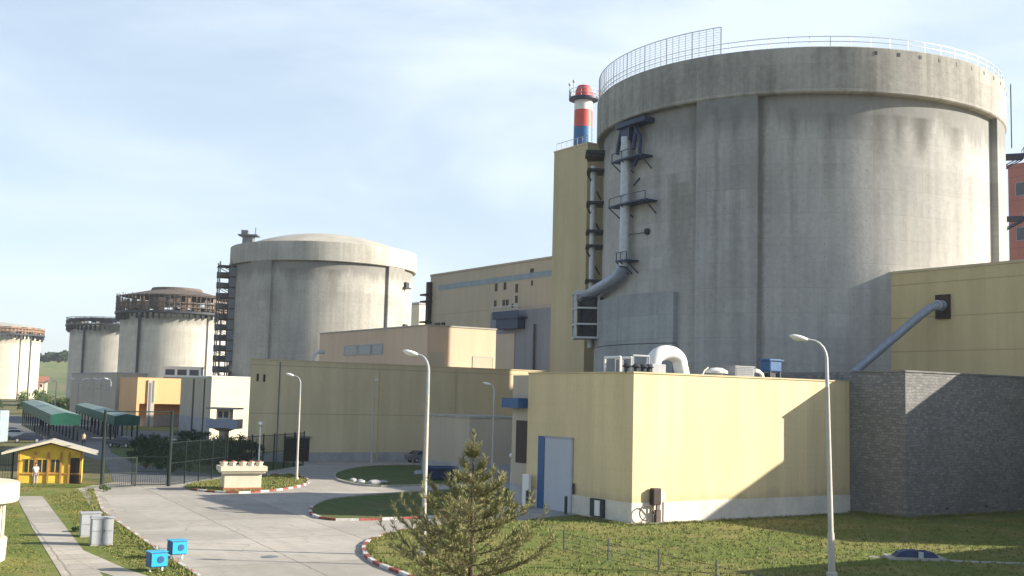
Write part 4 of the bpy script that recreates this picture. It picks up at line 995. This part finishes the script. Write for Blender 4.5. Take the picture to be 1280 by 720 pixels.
# --- rocks on the rear island
for k, (x, y, s) in enumerate(((-13.3, 104.6, .6), (-12.0, 103.8, .75), (-11.3, 105.2, .5), (-14.2, 106.3, .5), (-9.0, 118, .8))):
    lb = ('pale rock at the left tip of the rear island', 'largest pale rock on the near edge of the rear island', 'small pale rock just behind the largest one', 'small pale rock farthest left on the rear island', 'pale flat rock in the middle of the rear island')[k]
    b = MB(); b.ball((0, 0, .1), s, s*.7, s*.4, 9, 6)
    for v in b.bm.verts: v.co *= rnd.uniform(.85, 1.15)
    tag(b.build('rock', 'plinthg', None, (x, y, .07), rnd.uniform(0, 3)), lb, 'rock', 'pale rocks on the rear island')
# --- dark blue skip
sp = thing('skip', (-6.4, 111.3), 'dark blue open skip standing in the shade below the low tan block', 'skip', R(10))
b = MB(); P0 = [(-1.2, -.8), (1.2, -.8), (1.2, .8), (-1.2, .8)]; P1 = [(-1.5, -.95), (1.5, -.95), (1.5, .95), (-1.5, .95)]
A_ = [b.v(x, y, .15) for x, y in P0]; B_ = [b.v(x, y, 1.35) for x, y in P1]; C_ = [b.v(x*.93, y*.9, 1.35) for x, y in P1]; D_ = [b.v(x*.9, y*.85, .3) for x, y in P0]
for U, V in ((A_, B_), (B_, C_), (C_, D_)):
    for i in range(4): b.face([U[i], U[(i+1) % 4], V[(i+1) % 4], V[i]])
b.face(A_[::-1]); b.face(D_); b.build('body', 'navy', sp)
MB().box(-1.1, -.9, -.7, .7, 0, .148).box(.9, 1.1, -.7, .7, 0, .148).build('skid', 'dark', sp)
MB().box(-1.56, 1.56, -1.02, -.955, 1.2, 1.36).build('rim', 'blue', sp)

# --- cars
def make_car(label, paint, loc, rz):
    t = thing('parked_car', loc, label, 'car', rz, 'cars parked in the shade')
    side = [(-2.1, .35), (-2.15, .75), (-2.0, .95), (-1.55, 1.0), (-1.0, 1.42), (.35, 1.45), (1.05, .98), (1.95, .85), (2.12, .65), (2.1, .35)]
    b = MB(); b.prism(side, -.84, .84, Matrix.Rotation(R(90), 4, 'X'))
    for v in b.bm.verts:
        if v.co.z > 1.1: v.co.y *= .82
    bmesh.ops.bevel(b.bm, geom=list(b.bm.edges), offset=.05, segments=2, affect='EDGES'); b.build('body', paint, t)
    for s_ in (-1, 1):
        b = MB(); V = [b.v(x, s_*(.862 if z < 1.1 else .735), z) for x, z in ((-1.35, 1.02), (-.92, 1.36), (.3, 1.38), (.88, 1.02))]; b.face(V if s_ < 0 else V[::-1]); b.build('side_window', 'glass', t)
    b = MB(); V = [b.v(1.07, -.76, 1.02), b.v(1.07, .76, 1.02), b.v(.42, .64, 1.43), b.v(.42, -.64, 1.43)]; b.face(V); b.build('windscreen', 'glass', t)
    b = MB(); V = [b.v(-1.58, -.76, 1.04), b.v(-1.07, -.64, 1.41), b.v(-1.07, .64, 1.41), b.v(-1.58, .76, 1.04)]; b.face(V); b.build('rear_window', 'glass', t)
    for x in (-1.3, 1.3):
        for s_ in (-1, 1):
            Mw = Matrix.Translation((x, s_*.76, .32)) @ Matrix.Rotation(R(90), 4, 'X')
            w_ = MB().lathe([(.2, -.1), (.3, -.1), (.32, -.06), (.32, .06), (.3, .1), (.2, .1)], 18, M=Mw).build('wheel', 'tyre', t)
            MB().lathe([(.01, .105), (.2, .1), (.2, -.1), (.01, -.105)], 12, M=Mw).build('rim', 'galv', w_)
    for s_ in (-1, 1):
        MB().ball((2.08, s_*.6, .7), .07, .17, .08, 8, 6).build('headlight', 'lens', t); MB().ball((-2.1, s_*.64, .78), .05, .14, .1, 8, 6).build('taillight', 'redlens', t)
    return t
make_car('dark blue car parked under the front green canopy, nearest its open end', 'carn', (-69, 165), R(200))
make_car('white car parked under the front green canopy, behind the dark blue car', 'carw', (-76, 176), R(205))
make_car('grey car parked deepest under the front green canopy', 'carg', (-80, 184), R(205))
make_car('dark blue car parked behind the gate among the bushes', 'carn', (-53, 158), R(160))
make_car('grey car parked against the long hall, partly behind a lamp', 'carg', (-10.4, 140.5), R(35))

# --- fence and gate
def bar_fence(p, q, h, label, nm='mesh_fence', rails=3, pitch=.22, bar=.022, post=2.8, mat='greend', grp='dark green fence runs', pr=.05, rail=.025):
    d = Vector(q)-Vector(p); L = d.length
    t = thing(nm, p, label, 'fence', math.atan2(d.y, d.x), grp)
    b = MB(); n = int(L/pitch)
    for k in range(n): x = pitch*(k+.5); b.box(x-bar/2, x+bar/2, -bar/2, bar/2, .1, h)
    for k in range(rails): z = .15+(h-.25)*k/(rails-1); b.box(0, L, -rail, rail, z, z+2*rail)
    b.build('mesh_panel', mat, t)
    n = max(1, int(L/post))
    for k in range(n+1): x = L*k/n; MB().box(x-pr, x+pr, -pr, pr, 0, h+.12).build('post', mat, t)
    return t
bar_fence((-28.35, 96.9), (-26.6, 108.2), 3.7, 'tall dark fence run from the right gate post towards the globe lamp')
bar_fence((-26.5, 108.6), (-22.8, 128.4), 3.7, 'tall dark fence run from the globe lamp to the long hall')
bar_fence((-55, 97.2), (-42.0, 97.8), 2.6, 'dark fence run left of the yellow guard hut')
gt = thing('gate', (-32.5, 92.4), 'dark steel gate with tall posts and one leaf ajar, beside the guard hut', 'gate', math.atan2(4.3, 4.1))
LG = 5.95
for x in (0, LG): MB().tube([(x, 0, 0), (x, 0, 6.3)], .12, 8).build('gate_post', 'greend', gt)
def leaf(L, rz, x0):
    Mx = Matrix.Translation((x0, 0, 0)) @ Matrix.Rotation(rz, 4, 'Z'); b = MB()
    for x in (.04, L-.04): b.box(x-.05, x+.05, -.04, .04, .12, 2.5, Mx)
    for z in (.12, 1.2, 2.42): b.box(0, L, -.03, .03, z, z+.08, Mx)
    n = int(L/.18)
    for k in range(1, n): b.box(L*k/n-.012, L*k/n+.012, -.012, .012, .2, 2.45, Mx)
    o = b.build('gate_leaf', 'greend', gt); return o
leaf(2.9, R(0), .1); leaf(2.9, R(180-35), LG-.1)
MB().tube([(0, 0, 6.2), (LG, 0, 6.2)], .05, 6).build('top_cable', 'greend', gt)
wf = bar_fence((3.1, 61.9), (15.5, 40.2), 1.05, 'low thin wire fence crossing the right lawn', 'wire_fence', rails=3, pitch=.6, bar=.008, post=3.6, mat='dark', grp=None, pr=.025, rail=.008)

# ============================================================ PEOPLE
def person(loc, rz, label, shirt, trousers, step=0.0):
    t = thing('person', loc, label, 'person', rz)
    H = 1.74
    def limb(b, pts, rs, seg=10): b.tube(pts, rs, seg)
    def skin_obj(name, V, E, Rr, mat, root=0, extra=None):
        me = bpy.data.meshes.new(name); me.from_pydata(V, E, []); o = bpy.data.objects.new(name, me); COL.objects.link(o); o.parent = t
        o.modifiers.new('Skin', 'SKIN').use_smooth_shade = True
        for i, r in enumerate(Rr): me.skin_vertices[0].data[i].radius = r if isinstance(r, tuple) else (r, r)
        me.skin_vertices[0].data[root].use_root = True
        s_ = o.modifiers.new('Subdivision', 'SUBSURF'); s_.levels = 1; s_.render_levels = 2
        me.materials.append(M_[mat]); return o
    V = [(0, 0, .93), (0, -.01, 1.12), (0, 0, 1.34), (0, .01, 1.47), (0, .0, 1.55), (0, -.02, 1.64), (0, -.01, 1.70)]
    E = [(0, 1), (1, 2), (2, 3), (3, 4), (4, 5), (5, 6)]; Rr = [(.15, .11), (.135, .10), (.155, .105), (.065, .06), (.055, .055), (.083, .10), (.065, .075)]
    def add(p, par, r): V.append(p); E.append((par, len(V)-1)); Rr.append(r); return len(V)-1
    add((0, -.125, 1.625), 5, (.018, .018))           # nose
    for s_ in (-1, 1):
        add((s_*.09, 0, 1.63), 5, (.02, .02))         # ears
        k = add((s_*.17, .01, 1.40), 2, .055); k = add((s_*.215, .02, 1.13), k, .043); k = add((s_*.22, -.06, .89), k, .032); w_ = add((s_*.22, -.085, .82), k, (.034, .022))
        for f, (dx, L) in enumerate(((-.03, .075), (-.01, .09), (.01, .085), (.03, .065))):
            p = add((s_*.22+dx*.4, -.10+dx, .78), w_, .010); add((s_*.22+dx*.4, -.105+dx, .78-L), p, .008)
        p = add((s_*.195, -.125, .80), w_, .011); add((s_*.18, -.14, .75), p, .009)   # thumb
        k = add((s_*.095, 0, .86), 0, .085); k = add((s_*.10, -.02-step*s_*.12, .49), k, .06); k = add((s_*.10, .02-step*s_*.2, .09), k, .042); add((s_*.105, -.11-step*s_*.2, .045), k, (.042, .035))
    skin_obj('body', V, E, Rr, 'skin')
    Vs = [(0, 0, .92), (0, -.01, 1.12), (0, 0, 1.34), (0, .01, 1.45)]; Es = [(0, 1), (1, 2), (2, 3)]; Rs = [(.18, .135), (.16, .125), (.175, .13), (.085, .08)]
    for s_ in (-1, 1):
        n = len(Vs); Vs += [(s_*.175, .01, 1.40), (s_*.21, .02, 1.19)]; Es += [(2, n), (n, n+1)]; Rs += [.075, .068]
    skin_obj('shirt', Vs, Es, Rs, shirt)
    Vs = [(0, 0, .95), (0, 0, .90)]; Es = [(0, 1)]; Rs = [(.165, .125), (.165, .125)]
    for s_ in (-1, 1):
        n = len(Vs); Vs += [(s_*.095, 0, .82), (s_*.10, -.02-step*s_*.12, .49), (s_*.10, .02-step*s_*.2, .08)]; Es += [(1, n), (n, n+1), (n+1, n+2)]; Rs += [.105, .082, .068]
    skin_obj('trousers', Vs, Es, Rs, trousers)
    b = MB(); b.ball((0, .02, 1.69), .095, .11, .085, 12, 8); b.build('hair', 'hair', t)
    for s_ in (-1, 1): MB().ball((s_*.105, -.07-step*s_*.2, .04), .05, .14, .045, 10, 6).build('shoe', 'tyre', t)
    return t
person((-39.0, 95.3), R(20), 'person in a white shirt and grey trousers standing in front of the yellow hut', 'shirtw', 'trousg')
person((-59.8, 162.0), R(40), 'person in a tan top and dark trousers walking near the rear green canopy', 'shirto', 'trous', 1.0)

# ============================================================ PLANTS
def leaves(b, c, n, rad, size, rr, squash=1.0, drop=.0):
    for _ in range(n):
        while True:
            p = Vector((rr.uniform(-1, 1), rr.uniform(-1, 1), rr.uniform(-1, 1)))
            if p.length < 1: break
        p = p*(.55+.45*rr.random())
        o = Vector(c)+Vector((p.x*rad, p.y*rad, p.z*rad*squash))
        a = Vector((rr.gauss(0, 1), rr.gauss(0, 1), rr.gauss(0, 1))).normalized(); w = a.orthogonal().normalized(); s_ = size*rr.uniform(.6, 1.3)
        b.face([b.bm.verts.new(o-a*s_), b.bm.verts.new(o+w*s_*.5), b.bm.verts.new(o+a*s_), b.bm.verts.new(o-w*s_*.5)])
def bush(loc, r, h, label, mat='bush', n=26, seed=0, size=.13, name='bush', grp='dark bushes behind the fence'):
    rr = random.Random(seed); t = thing(name, loc, label, 'bush' if name == 'bush' else 'tree', group=grp)
    b = MB(); tops = []
    for k in range(n):
        a = rr.uniform(0, 6.28); d = r*math.sqrt(rr.random())*.85; z = h*rr.uniform(.25, .85)*(1-.35*(d/r)**2)
        tops.append((d*math.cos(a), d*math.sin(a), z)); leaves(b, tops[-1], 70, min(r, h)*rr.uniform(.22, .4), size, rr, .8)
    b.build('crown' if name != 'bush' else 'foliage', mat, t, fix=False)
    s_ = MB()
    for k in range(0, n, 4): s_.tube([(0, 0, 0), (tops[k][0]*.4, tops[k][1]*.4, tops[k][2]*.5), tops[k]], [.09*h/3, .06*h/3, .02*h/3], 5)
    s_.build('trunk' if name != 'bush' else 'stems', 'bark', t)
    return t
bl = [((-37.2, 118.5), 2.4, 2.2, 'broad dark bush behind the gate, nearest the asphalt'), ((-33.0, 113.5), 2.0, 2.4, 'rounded dark bush just behind the fence right of the gate'),
      ((-30.0, 119.0), 2.4, 3.0, 'tall dark bush behind the stone plinth'), ((-29.0, 127.0), 2.2, 3.2, 'dark bush against the left end of the long hall'),
      ((-35.5, 131), 2.8, 3.0, 'wide dark bush below the watchtower'), ((-41.5, 138), 3.0, 2.6, 'low spreading bush left of the watchtower'),
      ((-46.5, 150), 2.8, 2.4, 'dark bush beside the car behind the gate'), ((-34.5, 143), 3.0, 3.2, 'dark bush hiding the foot of the white block'), ((-47, 172), 3.2, 2.4, 'farthest dark bush in front of the orange block')]
for k, (l, r, h_, lb) in enumerate(bl): bush(l, r, h_, lb, seed=20+k, n=30)
for k, (l, r, h_, lb) in enumerate((((-116, 252), 5, 7, 'dark green tree at the left edge below the farthest reactor'), ((-136, 330), 6, 8, 'rounded green tree right of the farthest reactor foot'), ((-127, 330), 4.5, 5.5, 'smaller green tree between the far lamps'))):
    bush(l, r, h_, lb, mat='bushl' if k else 'bush', seed=60+k, n=34, size=.3, name='leafy_tree', grp='trees at the foot of the hill')
rr = random.Random(9)
for k in range(14):
    x = -482+k*4.6+rr.uniform(-2, 2); y = 1110+rr.uniform(-25, 25)
    pos = ('far left end', 'left half', 'middle', 'right half', 'right end')[min(4, k//3)]
    q = bush((x, y, 31), rr.uniform(5, 8), rr.uniform(7, 10)+(4 if k > 8 else 0), 'dark green tree in the wood along the hilltop', mat='bush', seed=80+k, n=22, size=.8, name='hill_tree', grp='wood on the hilltop')
# grassy clumps below the hut and the gate
for k, (l, r, h_, lb) in enumerate((((-31.6, 90.5), .5, .55, 'small green shrub at the foot of the left gate post'), ((-24.0, 64.6), .5, .5, 'small green shrub behind the grey cabinets'))):
    bush(l, r, h_, lb, mat='bushl', seed=120+k, n=10, size=.07, grp='small shrubs on the left lawn')

# --- young pine in the foreground
def pine(loc, H, label):
    rr = random.Random(5); t = thing('pine_tree', loc, label, 'tree')
    tr = MB(); tr.tube([(0, 0, 0), (.04, 0, H*.35), (.0, .03, H*.7), (.02, 0, H*.97)], [.11, .085, .05, .018], 8)
    cr = MB()
    def tuft(p, d, L, n):
        d = Vector(d).normalized(); o = d.orthogonal().normalized(); w = d.cross(o)
        for _ in range(n):
            a = rr.uniform(0, 6.283); sp = rr.uniform(.25, .85); s0 = rr.uniform(-.35, .5)*L
            nd = (d*(1-sp*.55)+(o*math.cos(a)+w*math.sin(a))*sp).normalized()
            sd_ = nd.cross(Vector((rr.gauss(0, 1), rr.gauss(0, 1), rr.gauss(0, 1)))).normalized()*.013
            b0 = Vector(p)+d*s0; e = b0+nd*L*rr.uniform(.6, 1.05)
            cr.face([cr.bm.verts.new(b0-sd_), cr.bm.verts.new(b0+sd_), cr.bm.verts.new(e+sd_*.4), cr.bm.verts.new(e-sd_*.4)])
    z = .7
    while z < H-.35:
        f = (z-.5)/(H-.5)
        PF = ((0, 3.35), (.3, 2.85), (.48, 2.2), (.62, 1.45), (.72, .75), (.80, .40), (.9, .28), (1.01, .2))
        for (fa, la), (fb, lb_) in zip(PF, PF[1:]):
            if fa <= f <= fb: L = la+(lb_-la)*(f-fa)/(fb-fa)
        nb = 7 if f < .45 else (6 if f < .75 else 4)
        off = rr.uniform(0, 6.28)
        for k in range(nb):
            if rr.random() < (.15 if f < .4 else .3): continue
            a = off+6.283*k/nb+rr.uniform(-.3, .3); Lk = L*rr.uniform(.6, 1.12)
            pts = []; ns = 6
            for i in range(ns+1):
                u = i/ns; r_ = Lk*u; zz = z+Lk*(.14*u+.42*u*u*u)+rr.uniform(-.02, .02)
                pts.append(Vector((r_*math.cos(a), r_*math.sin(a), zz)))
            tr.tube(pts, [.035*(1-.75*i/ns)*max(.35, 1-f) for i in range(ns+1)], 5)
            for i in range(2, ns+1):
                p = pts[i]; d = pts[i]-pts[i-1]
                if i < ns:
                    for s_ in (-1, 1):
                        if rr.random() < .78:
                            da = a+s_*rr.uniform(.5, 1.0); sl = Lk*rr.uniform(.14, .30)*(1.25-.5*i/ns); e = p+Vector((math.cos(da)*sl, math.sin(da)*sl, sl*rr.uniform(.25, .8)))
                            tr.tube([p, e], [.012, .006], 4)
                            m_ = max(1, int((e-p).length/.16))
                            for q in range(m_+1): tuft(p.lerp(e, q/max(1, m_)), e-p+Vector((0, 0, .1)), .21, 15)
                            tuft(e, Vector((.2*math.cos(da), .2*math.sin(da), 1)), .24, 12)
                for q in range(2): tuft(pts[i-1].lerp(p, q*.5+.25), d, .2, 14)
            tuft(pts[-1], Vector((.3*math.cos(a), .3*math.sin(a), 1)), .30, 18); tuft(pts[-1]+Vector((0, 0, .18)), (0, 0, 1), .22, 12)
        z += .44 if f < .6 else .52
    for k in range(9): tuft((.01, 0, H-.75+.11*k), (0, 0, 1), .2, 14)
    for k in range(4):
        a = k*1.57+.4
        for j in range(3): tuft((.09*(j+1)*math.cos(a), .09*(j+1)*math.sin(a), H-.55+.13*j), (.3*math.cos(a), .3*math.sin(a), 1), .2, 12)
    tr.build('trunk', 'bark', t); cr.build('crown', 'pine', t, fix=False)
    return t
pine((-1.35, 45.0), 6.5, 'young yellowish green pine in the foreground, its top open and candle-like')

# --- blades of grass on the nearer lawns: nobody could count them
rr = random.Random(77); b = MB()
def inside(p, poly):
    x, y = p; c = False; n = len(poly)
    for i in range(n):
        x1, y1 = poly[i]; x2, y2 = poly[i-1]
        if (y1 > y) != (y2 > y) and x < (x2-x1)*(y-y1)/(y2-y1)+x1: c = not c
    return c
PL = KR+[(3.0, 78.6), (7.4, 75.2), (26.0, 86.5), (29, 82.6), (45, 92), (40, 44), (10, 40), (1, 42)]
def blades(poly, n, bb, hs, z):
    k = 0
    while k < n:
        x, y = rr.uniform(bb[0], bb[1]), rr.uniform(bb[2], bb[3])
        if not inside((x, y), poly): continue
        k += 1; cl = rr.uniform(.06, .16)*hs
        for _ in range(3):
            a = rr.uniform(0, 6.28); dx, dy = math.cos(a)*.035, math.sin(a)*.035; ox, oy = x+rr.gauss(0, .07), y+rr.gauss(0, .07)
            b.face([b.v(ox-dx, oy-dy, z), b.v(ox+dx, oy+dy, z), b.v(ox+rr.gauss(0, .05), oy+rr.gauss(0, .05), z+cl)])
blades(PL, 11000, (-8, 46, 44, 93), 1.0, .07)
blades([(-33.5, 92), (-26.8, 75.7), (-17.7, 58), (-14.1, 51.3), (-12.6, 48), (-13.6, 48.2), (-16.6, 51.9), (-20.5, 58.6), (-34, 85.2)], 3500, (-35, -11, 46, 93), .42, .05)
blades([(-36.5, 85), (-36.5, 96), (-45, 96), (-30, 48), (-19.6, 50.2), (-27.6, 66)], 5000, (-45, -19, 47, 96), .42, .05)
def fringe(pts, n, hs, w, z):        # longer untrimmed grass where the mower does not reach
    P = [Vector(p) for p in pts]; L = [(b_-a_).length for a_, b_ in zip(P, P[1:])]; tot = sum(L)
    for _ in range(n):
        u_ = rr.uniform(0, tot); i = 0
        while u_ > L[i] and i < len(L)-1: u_ -= L[i]; i += 1
        p = P[i].lerp(P[i+1], u_/L[i])+Vector((rr.gauss(0, w), rr.gauss(0, w))); cl = rr.uniform(.08, .26)*hs*(1.6 if rr.random() < .06 else 1)
        for _ in range(4):
            a = rr.uniform(0, 6.28); dx, dy = math.cos(a)*.03, math.sin(a)*.03; ox, oy = p.x+rr.gauss(0, .06), p.y+rr.gauss(0, .06)
            b.face([b.v(ox-dx, oy-dy, z), b.v(ox+dx, oy+dy, z), b.v(ox+rr.gauss(0, .07), oy+rr.gauss(0, .07), z+cl)])
fringe([site(A, -1.0, 5.0), site(A, -1.0, -1.15), site(A, 21.2, -1.15)], 900, .8, .12, .06)
fringe([site(so, -.25, 5.0), site(so, -.25, -.3), site(so, 17, -.3)], 1300, 1.1, .12, .06)
fringe([(x+.32, y) for x, y in KR], 700, .8, .10, .07)
fringe([(-33.2, 92), (-26.8, 75.7), (-17.7, 58), (-14.1, 51.3), (-11.5, 46)], 700, .8, .10, .05)
blades(ISLS, 1500, (-28, -17, 91, 114), 1.2, .07)
struct(b.build('grass', 'lawnblade', fix=False), stuff=True)

# --- thin summer haze over the whole site
hz = MB(); hz.box(-1500, 900, -400, 2300, -1.2, 140)
hzo = hz.build('haze', [])
hm = bpy.data.materials.new('haze'); hm.use_nodes = True; ht = hm.node_tree; ht.nodes.clear()
ho = ht.nodes.new('ShaderNodeOutputMaterial'); hv = ht.nodes.new('ShaderNodeVolumePrincipled')
hv.inputs['Color'].default_value = (.82, .90, 1.0, 1); hv.inputs['Density'].default_value = .00014; hv.inputs['Anisotropy'].default_value = .2
ht.links.new(hv.outputs[0], ho.inputs['Volume']); hzo.data.materials.append(hm); hzo['kind'] = 'stuff'
